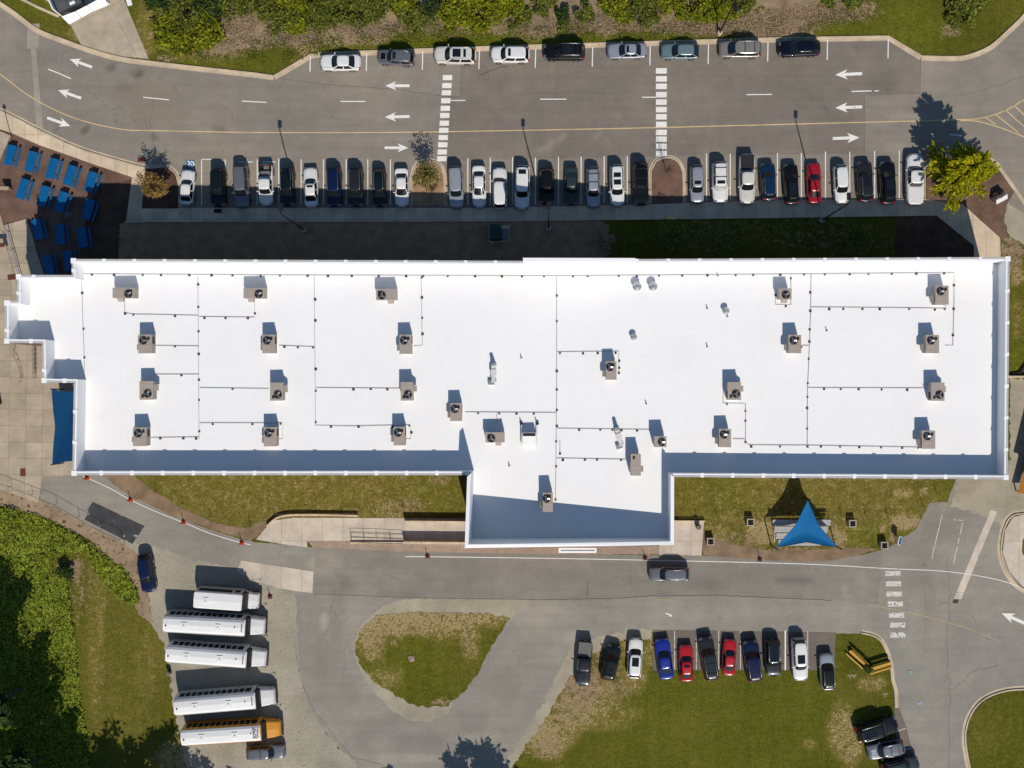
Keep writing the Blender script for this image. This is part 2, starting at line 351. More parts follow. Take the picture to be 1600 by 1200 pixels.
STAINS = [ # px, py, rx, ry, channel (0 dark, 1 pale, 2 brown), strength
 (172,105,8,6,0,.7),(217,115,10,8,0,.9),(197,137,14,7,0,.45),(230,148,52,24,2,.5),(262,182,34,14,2,.4),(222,175,20,30,2,.35),(342,200,7,6,0,.8),(132,204,6,6,0,.8),(88,198,6,5,0,.7),(240,215,5,4,0,.6),(122,73,8,4,0,.6),(250,120,3,3,0,.6),(430,185,3,3,0,.7),(618,150,3,2,0,.6),(505,115,3,3,0,.5),
 (985,175,7,4,0,.7),(980,180,4,3,0,.6),(955,178,4,2,0,.4),(884,228,4,3,0,.8),(860,220,14,5,1,.5),(848,232,14,5,1,.45),(878,214,8,3,1,.5),(930,215,6,3,1,.4),(740,178,4,2,0,.6),(1316,70,6,4,0,.6),(1335,75,4,3,0,.5),(1290,172,3,4,0,.6),(1306,175,3,4,0,.6),(1420,180,40,6,1,.25),(1400,230,40,8,1,.2),(1380,130,30,20,0,.25),(1460,120,60,40,1,.12),(1550,140,60,60,1,.15),(872,262,6,6,0,.4),(505,135,10,5,0,.2),(800,106,26,4,0,.0),(780,103,12,3,0,.5),(764,112,9,3,0,.5),
 (1240,907,34,8,0,.55),(1110,912,40,8,0,.4),(1035,925,20,4,0,.4),(1175,905,90,14,0,.18),(540,915,12,12,0,.35),(500,1010,4,8,0,.5),(507,970,4,14,1,.5),(512,1000,3,12,1,.3),(505,880,30,22,1,.4),(430,865,60,10,1,.15),(565,1160,8,12,0,.3),(985,902,3,8,0,.3),(700,870,90,3,0,.3),(870,893,60,6,0,.12),(900,1000,20,14,1,.25),(1060,960,130,12,1,.12),(830,950,60,10,1,.2),
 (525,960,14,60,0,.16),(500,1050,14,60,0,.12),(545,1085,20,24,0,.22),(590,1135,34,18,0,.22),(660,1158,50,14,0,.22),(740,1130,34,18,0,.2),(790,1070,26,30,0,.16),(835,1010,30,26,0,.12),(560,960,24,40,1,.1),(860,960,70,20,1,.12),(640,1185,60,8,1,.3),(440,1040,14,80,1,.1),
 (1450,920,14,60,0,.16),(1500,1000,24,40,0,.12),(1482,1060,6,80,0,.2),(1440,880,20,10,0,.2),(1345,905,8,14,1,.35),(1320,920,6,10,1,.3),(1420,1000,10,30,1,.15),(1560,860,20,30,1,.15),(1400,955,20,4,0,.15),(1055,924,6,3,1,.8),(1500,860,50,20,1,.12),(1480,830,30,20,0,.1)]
def road(pts, name, z, m):
    P = [V(*p) for p in pts]; bm = bmesh.new(); f = bm.faces.new([bm.verts.new((p.x, p.y, z)) for p in P]); bmesh.ops.triangulate(bm, faces=[f])
    for ax, lo, hi in ((0, -62, 62), (1, -47, 47)):
        k = lo
        while k < hi:
            co_ = [0,0,0]; no_ = [0,0,0]; co_[ax] = k+.013; no_[ax] = 1
            bmesh.ops.bisect_plane(bm, geom=bm.verts[:]+bm.edges[:]+bm.faces[:], plane_co=co_, plane_no=no_); k += .8
    for f in bm.faces:
        f.normal_update()
        if f.normal.z < 0: f.normal_flip()
    me = bpy.data.meshes.new(name); bm.to_mesh(me); bm.free(); n = len(me.vertices); co_ = np.zeros(n*3); me.vertices.foreach_get('co', co_); co_ = co_.reshape(-1,3)
    px = (co_[:,0]-CX)*S+NX; py = NY-(co_[:,1]-CY)*S; A = np.zeros((n,4), np.float32); A[:,3] = 1
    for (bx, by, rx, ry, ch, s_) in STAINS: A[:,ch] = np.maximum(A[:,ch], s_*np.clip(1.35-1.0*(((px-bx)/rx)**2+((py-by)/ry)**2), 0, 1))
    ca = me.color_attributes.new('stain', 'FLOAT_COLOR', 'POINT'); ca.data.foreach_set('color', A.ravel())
    return tag(link(name, me, m), kind='structure')
# ---------------- roads (each layer 4 mm above the one below)
kerbN = spl([(-60,-75),(-20,-14),(25,20),(60,46),(100,62),(145,78),(190,90),(240,97),(300,104),(400,115)], 4)+[(428,119)]
kerbN2 = [(428,119),(484,86),(500,83),(800,72),(1000,66),(1200,60),(1388,57),(1440,88)]
kerbN3 = spl([(1440,88),(1480,89),(1510,87),(1545,73),(1575,47),(1600,22),(1640,-30)], 4)
roadN = kerbN+kerbN2[1:]+kerbN3[1:]+[(1760,-60),(1760,420),(1600,335),(1585,330),(-60,330),(-90,200)]
road(roadN, 'asphalt_road', .004, M_ASPH)
road([(719,79),(800,76),(1000,70),(1200,64),(1387,61),(1439,92),(1438,146),(1351,148),(1351,240),(1068,243),(1020,245),(731,250),(700,252),(690,250),(700,150),(719,150)], 'fresh_asphalt_strip', .008, M_ASPH2)
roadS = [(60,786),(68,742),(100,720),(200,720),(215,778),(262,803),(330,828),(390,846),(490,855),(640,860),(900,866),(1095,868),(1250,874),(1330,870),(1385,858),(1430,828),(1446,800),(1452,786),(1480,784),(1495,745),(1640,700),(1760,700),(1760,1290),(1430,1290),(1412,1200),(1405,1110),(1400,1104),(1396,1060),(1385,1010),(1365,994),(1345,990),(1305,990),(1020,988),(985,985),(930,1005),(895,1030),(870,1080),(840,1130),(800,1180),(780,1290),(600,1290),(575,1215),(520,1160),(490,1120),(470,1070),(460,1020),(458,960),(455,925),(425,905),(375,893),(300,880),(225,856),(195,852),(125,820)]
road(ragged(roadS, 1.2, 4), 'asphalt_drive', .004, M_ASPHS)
road(ragged([(492,852),(640,860),(900,866),(1095,868),(1250,874),(1330,870),(1378,860),(1376,900),(1372,944),(1300,938),(1100,930),(1020,931),(960,935),(850,937),(640,934),(490,928)], .8, 4), 'road_strip', .008, M_ASPHR)
M_CRACK = surf('dark_crack', (.095,.082,.066), .2, 2, 8)  # dark tone of the pavement's cracks and sealed seams
def crack(pts, wid=.035, amp=2.0, seed=0):
    P = []
    for a, b_ in zip(pts[:-1], pts[1:]):
        n = max(2, int(math.dist(a, b_)/5))
        for k in range(n):
            t = k/n; x = a[0]+(b_[0]-a[0])*t; y = a[1]+(b_[1]-a[1])*t; P.append((x+amp*noise.noise(Vector((x*.09, y*.09, seed))), y+amp*noise.noise(Vector((x*.09, y*.09, seed+7)))))
    P.append(pts[-1]); line('pavement_crack', [P], wid, .0135, M_CRACK)
for i, (c_, w_, a_) in enumerate([([(490,928),(640,934),(850,937)],.05,.8),([(850,937),(960,935),(1020,931),(1120,930),(1300,938)],.07,1.2),([(918,905),(918,932)],.05,.5),([(1478,860),(1484,930),(1480,1010),(1484,1080),(1482,1200)],.03,4),([(1484,1080),(1520,1050),(1560,1040)],.025,5),
  ([(428,121),(500,131),(620,140),(690,150),(719,151)],.03,.8),([(719,151),(721,118)],.025,.4),([(1438,92),(1438,146),(1351,149),(1351,240)],.03,.6),([(1500,150),(1540,140),(1600,118)],.025,4),([(800,148),(880,145),(960,146)],.03,1.5),([(204,180),(210,190),(226,186),(230,205)],.03,3),([(150,150),(170,170),(190,168)],.02,4),
  ([(748,118),(764,112),(782,104),(796,103)],.08,2.5),([(460,1000),(468,1060),(492,1112),(548,1182),(600,1196)],.03,1),([(1440,900),(1450,950),(1442,1000)],.02,5),([(540,1000),(536,1060)],.02,4),([(1110,250),(1114,200),(1150,180)],.015,4),([(240,150),(235,190),(240,230)],.02,4)]): crack(c_, w_, a_, i)
sheet('gravel_lot', ragged([(185,842),(240,853),(300,874),(375,889),(425,901),(462,920),(466,1020),(471,1070),(491,1120),(521,1160),(580,1215),(600,1290),(300,1290),(290,1190),(270,1100),(264,1040),(255,1005),(236,975),(232,930),(214,895)], 3.5, 3), .008, M_GRAVEL)
sheet('gravel_verge', ragged([(1018,983),(1018,1000),(975,1000),(925,1022),(892,1055),(862,1105),(828,1155),(800,1200),(770,1290),(740,1290),(790,1195),(815,1150),(850,1095),(872,1050),(893,1012),(930,998),(985,983)], 4, 3, seed=3), .008, M_GRAVELG)
sheet('gravel_apron', ragged([(632,936),(825,937),(823,948),(803,963),(780,975),(740,1020),(706,1080),(708,1100),(700,1117),(670,1128),(640,1126),(612,1110),(588,1086),(568,1058),(553,1022),(553,1000),(566,975),(590,953),(610,942)], 1.6, 3, seed=9), .008, M_GRAVELG)
isl = ragged([(556,1005),(566,980),(590,962),(640,956),(700,957),(760,958),(797,966),(772,1003),(748,1050),(722,1085),(700,1102),(668,1105),(640,1100),(618,1086),(588,1068),(566,1045),(556,1025)], 2.5, 2.5, seed=4)
sheet('gravel_road', ragged([(1485,792),(1497,745),(1560,745),(1578,735),(1578,590),(1640,600),(1700,640),(1700,800),(1600,800),(1565,820),(1520,800)], 3, 3, seed=7), .008, M_GRAVELG)
sheet('parking_bay', [(1020,984),(1306,988),(1303,1047),(1020,1047)], .012, M_ASPH3)
sheet('parking_bay_side', [(1397,1106),(1404,1104),(1416,1135),(1432,1200),(1440,1260),(1405,1260)], .012, M_ASPH3)
M_LAWN2 = M_GRASS
def carry(pts, name, z):
    # a raised lawn with the same wear map as the ground under it
    P = [V(*p) for p in pts]; xs = [p.x for p in P]; ys = [p.y for p in P]
    bm = bmesh.new(); vs = [bm.verts.new((p.x, p.y, z)) for p in P]; bm.faces.new(vs)
    bmesh.ops.triangulate(bm, faces=bm.faces[:])
    for k in range(int((max(xs)-min(xs))/1.0)+1):
        bmesh.ops.bisect_plane(bm, geom=bm.verts[:]+bm.edges[:]+bm.faces[:], plane_co=(min(xs)+k*1.0+.01, 0, 0), plane_no=(1,0,0))
    for k in range(int((max(ys)-min(ys))/1.0)+1):
        bmesh.ops.bisect_plane(bm, geom=bm.verts[:]+bm.edges[:]+bm.faces[:], plane_co=(0, min(ys)+k*1.0+.01, 0), plane_no=(0,1,0))
    bmesh.ops.recalc_face_normals(bm, faces=bm.faces[:])
    if bm.faces[:][0].normal.z < 0: bmesh.ops.reverse_faces(bm, faces=bm.faces[:])
    me = bpy.data.meshes.new(name); bm.to_mesh(me); bm.free()
    ca = me.color_attributes.new('wear', 'FLOAT_COLOR', 'POINT')
    for i, v in enumerate(me.vertices):
        px = (v.co.x-CX)*S+NX; py = NY-(v.co.y-CY)*S; c = [0,0,0,1]
        for (bx, by, rx, ry, ch, s_) in BLOBS:
            d = ((px-bx)/rx)**2+((py-by)/ry)**2; c[ch] = max(c[ch], s_*min(1, max(0, 1.35-d*.9)))
        ca.data[i].color = c
    return tag(link(name, me, M_GRASS), kind='structure')
carry(isl, 'island_lawn', .03)
# mulch, soil and concrete
sheet('mulch_strip', ragged([(150,735),(200,735),(232,762),(285,795),(340,818),(388,826),(398,818),(420,812),(410,832),(392,845),(330,827),(262,802),(200,774)], 1.5, 3), .012, M_MULCHL)
sheet('mulch_patch', ragged([(1092,832),(1110,842),(1150,852),(1215,862),(1290,858),(1330,856),(1372,858),(1340,868),(1300,876),(1250,878),(1180,874),(1100,868)], 1.5, 3), .012, M_MULCHL)
sheet('bank_soil', ragged([(-60,755),(0,758),(60,778),(125,815),(195,850),(222,870),(232,935),(240,975),(216,960),(200,900),(150,850),(80,812),(0,792),(-60,785)], 3, 3, seed=2), .012, M_DIRT)
sheet('thin_lawn_soil', ragged([(184,338),(500,336),(760,334),(930,330),(948,350),(958,372),(948,398),(950,430),(170,430),(186,385)], 9, 3, seed=6), .008, M_SHSOIL)
sheet('mulch_bed', [(8,200),(20,206),(60,222),(208,275),(198,345),(186,352),(184,440),(60,440),(56,392),(50,372),(42,341),(8,352),(-40,330),(-40,230)], .012, M_MULCHT)
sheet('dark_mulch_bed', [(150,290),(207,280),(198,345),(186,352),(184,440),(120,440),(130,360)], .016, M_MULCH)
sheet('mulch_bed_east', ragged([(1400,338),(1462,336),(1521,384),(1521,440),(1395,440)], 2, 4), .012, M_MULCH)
# concrete walks: slabs a kerb's height above the road
walkN = [(228,347),(197,349),(207,277),(150,258),(60,226),(18,208),(-60,182),(-60,155),(0,173),(60,203),(120,231),(180,250),(227,263),(229,325),(760,325),(1000,320),(1200,313),(1446,311),(1503,319),(1562,372),(1563,410),(1522,410),(1521,384),(1463,337),(1190,341),(800,346),(500,347)]
sheet('sidewalk', walkN, .13, M_WALK, .13)
sheet('plaza', [(-60,190),(18,210),(0,250),(-10,300),(6,352),(42,342),(52,372),(58,395),(70,432),(130,440),(130,742),(68,745),(60,786),(0,764),(-60,748)], .10, M_PLAZA, .10)
sheet('ramp_pavement', [(400,843),(414,826),(430,813),(460,809),(728,810),(728,845),(480,845),(480,855),(440,850)], .03, M_PAD, .03)
sheet('brick_path', [(480,845),(728,845),(728,853),(1030,853),(1030,866),(900,866),(640,862),(490,856)], .022, M_BRICKP, .02)
sheet('side_landing', [(1045,813),(1100,813),(1096,868),(1030,867),(1030,850),(1045,850)], .03, M_PAD, .03)
sheet('loading_pad', [(377,876),(490,893),(488,927),(435,919),(402,909),(370,893)], .014, M_PAD, .01)
sheet('dumpster_pad', [(55,-60),(178,-40),(232,92),(190,88),(128,72),(100,20),(70,0)], .03, M_DRIVE, .03)
sheet('east_pad', ragged([(1575,318),(1600,332),(1660,350),(1660,385),(1600,382),(1578,370),(1568,345)], 2, 3), .016, M_GRAVELG)
sheet('corner_walk', [(1640,798),(1602,803),(1582,808),(1570,828),(1566,862),(1576,892),(1600,918),(1640,935)], .13, M_PAD, .13)
sheet('corner_lawn', [(1640,828),(1604,830),(1597,845),(1596,862),(1603,876),(1640,885)], .15, M_GRASS, .02)
sheet('east_lawn_border', [(1640,1078),(1600,1078),(1566,1082),(1536,1096),(1516,1120),(1510,1150),(1514,1185),(1524,1230),(1530,1290),(1640,1290)], .10, M_GRASS, .10)
# planting islands in the car row
def island(pts, m, name):
    sheet(name, pts, .14, m, .14)
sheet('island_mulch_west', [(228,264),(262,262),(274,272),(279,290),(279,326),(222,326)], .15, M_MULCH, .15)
sheet('island_soil_middle', [(645,322),(645,275),(650,260),(660,254),(678,254),(688,260),(693,275),(694,322)], .15, M_SHSOIL, .15)
sheet('island_mulch_east', [(1018,318),(1018,268),(1025,254),(1034,249),(1050,249),(1060,256),(1066,270),(1067,318)], .15, M_MULCHT, .15)
sheet('island_mulch_corner', [(1446,312),(1446,262),(1460,246),(1500,246),(1548,252),(1562,268),(1584,300),(1572,320),(1568,345),(1575,372),(1562,372),(1503,319)], .14, M_MULCHT, .14)
# kerbs
def kerb(name, line_, side=1, gut=.42, hh=.14):
    b = MB(); ribbon(b, line_, .16, hh, hh)
    o = b.build(name, M_KERB); tag(o, kind='structure')
    P = [V(*p) for p in line_]; off = []
    for i, p in enumerate(P):
        a = P[max(i-1,0)]; c = P[min(i+1, len(P)-1)]; d = (c-a).normalized(); off.append(p+Vector((d.y, -d.x, 0))*side*(.08+gut/2))
    g = MB(); ribbon(g, [(v.x, v.y) for v in off], gut, .016, 0, px=False)
    o = g.build('gutter', M_KERB); tag(o, kind='structure')
kerb('kerb', kerbN); kerb('kerb', kerbN2); kerb('kerb', kerbN3)
kerb('kerb', spl([(-60,153),(0,173),(60,203),(120,231),(180,250),(227,262),(258,262),(273,270),(279,288),(280,324)], 4), -1, .3)
kerb('kerb', [(644,322)]+spl([(644,278),(650,260),(662,252.5),(677,252.5),(689,260),(694,278)], 4)+[(695,322)], -1, .25)
kerb('kerb', [(1017,318)]+spl([(1017,270),(1024,254),(1036,247.5),(1049,247.5),(1061,255),(1067,270)], 4)+[(1068,318)], -1, .25)
kerb('kerb', [(1446,312)]+spl([(1446,262),(1460,246),(1500,246),(1548,252),(1563,268),(1586,300),(1612,334),(1660,372)], 4), -1, .3)
kerb('kerb', spl([(1345,989),(1366,994),(1379,1006),(1390,1035),(1393,1062)], 4)+[(1398,1080),(1399,1106)], -1, .3)
kerb('kerb', spl([(1650,799),(1602,802),(1580,807),(1568,828),(1564,862),(1574,894),(1598,920),(1650,938)], 4), 1, .35)
kerb('kerb', spl([(1650,1078),(1600,1077),(1565,1081),(1534,1095),(1515,1120),(1508,1150),(1512,1185),(1522,1230),(1528,1290)], 4), 1, .35)
# painted markings
Z1 = .021
line('lane_dash', [[(75,108),(93,115),(111,123)],[(224,152),(264,156)],[(378,158),(417,160)],[(532,158.5),(571,158.5)],[(705,157),(727,157)],[(844,155),(885,155)],[(1003,152),(1025,152)],[(1166,148),(1206,147.5)],[(1330,143),(1362,142)],[(1366,142),(1373,142)],[(1484,210),(1502,212)]], .12, Z1, M_WHITEP)
line('centre_line', [spl([(-40,95),(0,116),(40,146),(80,169),(130,189),(190,202),(235,204),(337,206)], 4), spl([(337,206),(400,207),(600,207),(800,204),(1000,200),(1200,195),(1430,189)], 3), spl([(1430,189),(1500,187),(1530,185),(1560,177),(1585,165),(1610,148)], 4), spl([(1500,188),(1530,190),(1570,202),(1600,214)], 4), [(1540,184),(1555,194)], [(1556,179),(1592,208)], [(1571,172),(1606,203)], [(1585,165),(1615,194)], [(1597,156),(1620,178)]], .11, Z1, M_YELP)
line('worn_centre_line', [spl([(1355,944),(1400,953),(1450,964),(1510,981),(1565,1003)], 4), [(1025,937),(1054,937.5)]], .11, Z1, M_YELW)
line('parking_line', [[(x, y0), (x-.6, y1)] for x, y0, y1 in [(485,85,112),(573,83,111),(660.5,80,109),(749,78,108),(837,76,106),(926,74,104),(1016,72,102),(1107,69,100),(1200,66,96),(1293,63,94),(1388,61,91)]], .12, Z1, M_WHITEP)
xs_ = [(315,249,320),(352,249,320),(386,249,320),(402,249,320),(435.6,248,320),(470.6,249,320),(505.5,249,320),(541,249,320),(574.7,249,320),(610,249,320),(731,247,320),(766,246,320),(801,246,319),(836.5,246,319),(872.6,245,318),(908,245,318),(944,244,317),(980,244,317),(1104,240,314),(1141,240,314),(1177,240,314),(1214.7,239,313),(1252,239,312),(1289.7,237,312),(1327.7,237,312),(1366.5,236,311),(1405,235,310)]
line('parking_line_row', [[(x, a), (x, b)] for x, a, b in xs_]+[[(315,249),(330,249)],[(374,253),(395,253)],[(410,253),(430,253)]], .11, Z1, M_WHITEP)
line('worn_parking_line', [[(x, a), (x, b)] for x, a, b in [(1054,986,1046),(1088,986,1046),(1123,985,1046),(1157,985,1046),(1262,986,1044)]]+[[(1474,796),(1455,875)],[(1505,812),(1490,880)],[(1490,812),(1505,813)],[(1415,1138),(1401,1143)],[(1427,1168),(1413,1172)]], .09, Z1, M_WORNP)
line('bold_parking_line', [[(1227,985),(1227,1047)]], .16, Z1+.004, M_WHITEP)
line('edge_line', [spl([(130,744),(170,762),(204,781),(245,800),(286,816),(330,834),(377,848),(392,851)], 3), spl([(633,869.5),(800,871.5),(1000,875),(1250,881),(1380,888),(1480,893),(1560,906),(1610,924)], 4)], .085, Z1, M_WHITEP)
def crosswalk(name, bars, wx, m, dy):
    b = MB()
    for (x, y) in bars:
        p = [V(x-wx/2, y-dy/2), V(x+wx/2, y-dy/2), V(x+wx/2-.3, y+dy/2), V(x-wx/2-.3, y+dy/2)]
        b.add([Vector((q.x, q.y, Z1+.004)) for q in p], [(3,2,1,0)])
    o = b.build(name, m); tag(o, kind='structure')
yy = [485,535,580,630,677,722,770,815,860,905,950,992]
crosswalk('crosswalk', [(699.3-(y-485)/507*8.8, y/4) for y in yy], 14.6, M_WHITEP, 8)
yy = [443,493,540,592,638,685,730,778,828,870,915,960]
crosswalk('crosswalk', [(1033.5, y/4) for y in yy], 17, M_WHITEP, 8.6)
crosswalk('worn_crosswalk', [(1395,896),(1396,912),(1397,928),(1399,943.5),(1401,961),(1402.5,976.5),(1403,992)], 24, M_WORNP, 8)
def arrow(tip, tail):
    a = V(*tip); c = V(*tail); d = (c-a); L = d.length; d.normalize(); n = Vector((-d.y, d.x, 0))
    hl, hw, sw = .46*L, .165*L+.07, .05*L+.02
    pts = [a, a+d*hl+n*hw, a+d*hl*.78+n*sw, a+d*L+n*sw, a+d*L-n*sw, a+d*hl*.78-n*sw, a+d*hl-n*hw]
    vs = [Vector((p.x, p.y, Z1)) for p in pts]
    o = MB().add(vs, [(0,6,5,2,1)[::-1], (2,5,4,3)[::-1]]).build('direction_arrow', M_WHITEP); tag(o, kind='structure')
    me = o.data
    if me.polygons[0].normal.z < 0: me.flip_normals()
for a_ in [((109,92.5),(144,105)),((91,141),(127,153.5)),((110,197),(74,184)),((602,134),(640,134)),((601,183),(640,182)),((638,231),(601,231)),((1305,117),(1347,115)),((1305,168.5),(1347,167)),((1343,215),(1301,216.5)),((1565,958),(1606,976)),((1051,963),(1040,958))]: arrow(*a_)
sheet('trench_patch', [(43,37),(62,37),(60,76),(56,76),(67,201),(57,203),(48,76),(42,76)], .012, M_TRENCH)
sheet('trench_patch', [(1548,797),(1558,799),(1502,936),(1490,936)], .012, M_PAD)
sheet('trench_drain', [(1490,936),(1498,937),(1496,943),(1488,942)], .014, M_PATCH)
sheet('asphalt_patch', [(145,784),(226,822),(207,850),(132,812),(139,800),(136,797)], .012, M_PATCH)
def disc(mb, px, py, r, z, n=20):
    c = V(px, py); mb.add([Vector((c.x+r*math.cos(2*math.pi*k/n), c.y+r*math.sin(2*math.pi*k/n), z)) for k in range(n)], [tuple(range(n))])
# blue accessible parking square with its white wheelchair symbol
M_BLUEP = surf('blue_road_paint', (.03,.17,.30), .15, 1, 6)
sheet('accessible_parking_sign', [(291,250),(303.5,250),(303.5,268),(291,268)], Z1, M_BLUEP)
b = MB(); c = V(299,256.5)
for k in range(18):
    t0, t1 = [R(-200+k*17+q*17) for q in (0, 1)]
    b.add([(c.x+r_*math.cos(t), c.y+r_*math.sin(t), Z1+.004) for t, r_ in ((t0,.22),(t0,.36),(t1,.36),(t1,.22))], [(0,1,2,3)])
ribbon(b, [(299,257),(300.5,262.5),(302,263)], .09, Z1+.004); ribbon(b, [(299,257),(294.5,252.5)], .1, Z1+.004); disc(b, 294.3, 252, .09, Z1+.005, 10)
o = b.build('wheelchair_symbol', M_WHITEP); tag(o, kind='structure')
# ---------------- the school building
def roof_mat():
    m, t, b = newmat('white_roof_membrane'); p = pos(t); n1 = noise_n(t, p, .12, 6, .65); n2 = noise_n(t, p, 1.4, 5, .7)
    c = ramp(t, n1, [(.3, (.80,.795,.785)), (.55, (.825,.82,.805)), (.75, (.785,.775,.75))])
    c = mixc(t, 1.0, c, ramp(t, n2, [(.3, .975), (.7, 1.0)]), 'MULTIPLY')
    br = nd(t, 'ShaderNodeTexBrick'); br.offset = .5; br.inputs['Scale'].default_value = 1; br.inputs['Brick Width'].default_value = 28; br.inputs['Row Height'].default_value = 3.05; br.inputs['Mortar Size'].default_value = .03
    br.inputs['Color1'].default_value = (1,1,1,1); br.inputs['Color2'].default_value = (.985,.985,.985,1); br.inputs['Mortar'].default_value = (.955,.955,.955,1); t.links.new(p, br.inputs[0])
    c = mixc(t, 1.0, c, br.outputs['Color'], 'MULTIPLY')
    n3 = noise_n(t, p, .3, 7, .8); c = mixc(t, ramp(t, n3, [(.62, 0.0), (.8, .30)]), c, (.66,.65,.61))
    t.links.new(c, b.inputs['Base Color']); b.inputs['Roughness'].default_value = .6; return m
M_ROOF = roof_mat()
M_PARA = surf('white_parapet', (.82,.82,.82), .02, .3, 2, rough=.55)
M_COPE = surf('grey_metal_coping', (.44,.43,.42), .06, .5, 3, rough=.5)
M_BRICKW = concrete_mat('brick_wall', (.33,.17,.11), (.21,.075))
M_GLASSW = surf('window_glass', (.03,.04,.05), .1, 1, 2, rough=.08, spec=.6)
M_FRAME = surf('window_frame', (.55,.55,.53), .05, 1, 3, rough=.5)
# outline: (px, py) at parapet top; each edge carries its height above the main parapet at both ends
OUT = [((112.5,405),0,0),((818,408),0,0),((818,407.9),0,0),((992,405.2),0,0),((1577,402),0,0),((1574,748.5),0,0),((1052,745),.5,.5),((1051,851),.45,.5),((726.5,856),2.8,2.8),((733,742),0,0),((113.5,742),0,0),((116,598),0,0),((67,597),0,0),((66,536),0,0),((8.5,535.5),0,0),((8.5,471),0,0),((27,470),0,0),((27,430),0,0),((113,430),0,0)]
EH = [(0,0),(0,0),(2.7,.9),(0,0),(0,0),(0,0),(.6,.6),(.6,2.9),(2.9,2.6),(0,0),(0,0),(0,0),(0,0),(0,0),(0,0),(0,0),(0,0),(0,0),(0,0)]
bld = empty('school_building', (0,0,0), 0, 'long school building with a bright white membrane roof and raised parapet', 'building')
def pt_edge(i, e):  # world position of a corner, solved at that edge's own top height
    (px, py), _, _ = OUT[i]
    return VT(px, py, e)
NB = len(OUT)
# plan corners are solved at the plain parapet height, tall runs at theirs
plan = []
for i in range(NB):
    e = {6: .6, 7: .6, 8: 2.9, 9: 2.6}.get(i, 0)
    p = VT(*OUT[i][0], e); plan.append(Vector((p.x, p.y, 0)))
plan[6] = VT(1052,745,0).xy.to_3d(); plan[7].x = plan[6].x-.02; plan[9] = Vector((VT(733,741.5,0).x, plan[9].y, 0)); plan[9].y = VT(733,742,0).y
TW = .36
def inset(i, d):
    a, b_, c = plan[i-1], plan[i], plan[(i+1)%NB]
    d1 = (b_-a); d2 = (c-b_)
    if d1.length < .06: d1 = (a-plan[i-2])
    if d2.length < .06: d2 = (plan[(i+2)%NB]-c)
    d1.normalize(); d2.normalize(); n1 = Vector((d1.y,-d1.x,0)); n2 = Vector((d2.y,-d2.x,0))
    m = (n1+n2); 
    if m.length < 1e-4: return b_+n1*d
    m.normalize(); k = 1/max(.35, m.dot(n1)); return b_+m*d*k
inn = [inset(i, TW) for i in range(NB)]
def edge_heights(i):
    j = (i+1)%NB; a, b_ = EH[i]; return ztop(plan[i].x)+a, ztop(plan[j].x)+b_
wall = MB(); lining = MB(); cope = MB(); plates = []
for i in range(NB):
    j = (i+1)%NB; o0, o1, i0, i1 = plan[i], plan[j], inn[i], inn[j]; z0, z1 = edge_heights(i)
    if (o1-o0).length < .06: continue
    def q(p, z): return (p.x, p.y, z)
    wall.add([q(o0,0),q(o1,0),q(o1,z1),q(o0,z0),q(i0,zroof(i0.x)-.5),q(i1,zroof(i1.x)-.5),q(i1,z1),q(i0,z0)],
             [(0,3,2,1),(4,5,6,7),(3,7,6,2),(0,4,7,3),(1,2,6,5)])
    d = (o1-o0).normalized(); n = Vector((d.y,-d.x,0))
    s0, s1 = i0+n*.004, i1+n*.004
    lining.add([q(s0, zroof(i0.x)-.3), q(s1, zroof(i1.x)-.3), q(s1, z1), q(s0, z0)], [(0,1,2,3)])
    tall = EH[i] != (0,0)
    if tall:   # tall runs are wrapped in membrane outside as well
        e0, e1 = o0-n*.004, o1-n*.004
        lining.add([q(e0, z0-EH[i][0]-.4), q(e1, z1-EH[i][1]-.4), q(e1, z1), q(e0, z0)], [(0,3,2,1)])
        for (oo, ii, zz, sgn, hh) in ((o0,i0,z0,-1,EH[i][0]),(o1,i1,z1,1,EH[i][1])):
            g = d*.004*sgn; vs = [q(oo+g,zz-hh-.4), q(ii+g,zz-hh-.4), q(ii+g,zz), q(oo+g,zz)]
            lining.add(vs, [(0,1,2,3)] if sgn < 0 else [(3,2,1,0)])
    # coping: grey metal cap over the outer part, membrane over the inner part
    def capstrip(mb, a, b_, z, h):
        A = o0.lerp(i0, a); B = o1.lerp(i1, a); C = o1.lerp(i1, b_); D = o0.lerp(i0, b_)
        mb.add([q(A,z0+z),q(B,z1+z),q(C,z1+z),q(D,z0+z),q(A,z0+z+h),q(B,z1+z+h),q(C,z1+z+h),q(D,z0+z+h)], [(4,7,6,5),(0,4,5,1),(1,5,6,2),(2,6,7,3),(3,7,4,0)])
    if tall: capstrip(lining, -.06, 1.0, .003, .05)
    else:
        capstrip(cope, -.07, .52, .003, .05); capstrip(lining, .522, 1.03, .003, .035)
        L = (o1-o0).length; n_ = max(1, int(L/3.22))
        for k in range(n_+1):
            if n_ < 2 and k: continue
            t = (k+.06)/n_ if n_ > 1 else .3
            if t > .995: continue
            plates.append((o0.lerp(o1, t), d, n, z0+(z1-z0)*t))
corners = [plan[i]-(plan[i]-inn[i])*.5 for i in (0,4,5,10,12,14,15,17)]
wo = wall.build('wall', M_BRICKW, bld); po = lining.build('parapet', M_PARA, bld); cp = cope.build('coping', M_COPE, bld)
for (p, d, n, z) in plates[:96]:
    ang = math.atan2(d.y, d.x); M = Matrix.Translation((p.x, p.y, z)) @ Matrix.Rotation(ang, 4, 'Z')
    MB().box(-.19, -.44, .045, .19, .04, .085, M).build('cover_plate', M_PARA, cp)
cb = MB()
for c in corners: MB().box(c.x-.28, c.y-.28, ztop(c.x)+.05, c.x+.28, c.y+.28, ztop(c.x)+.095).build('corner_cap', M_PARA, cp)
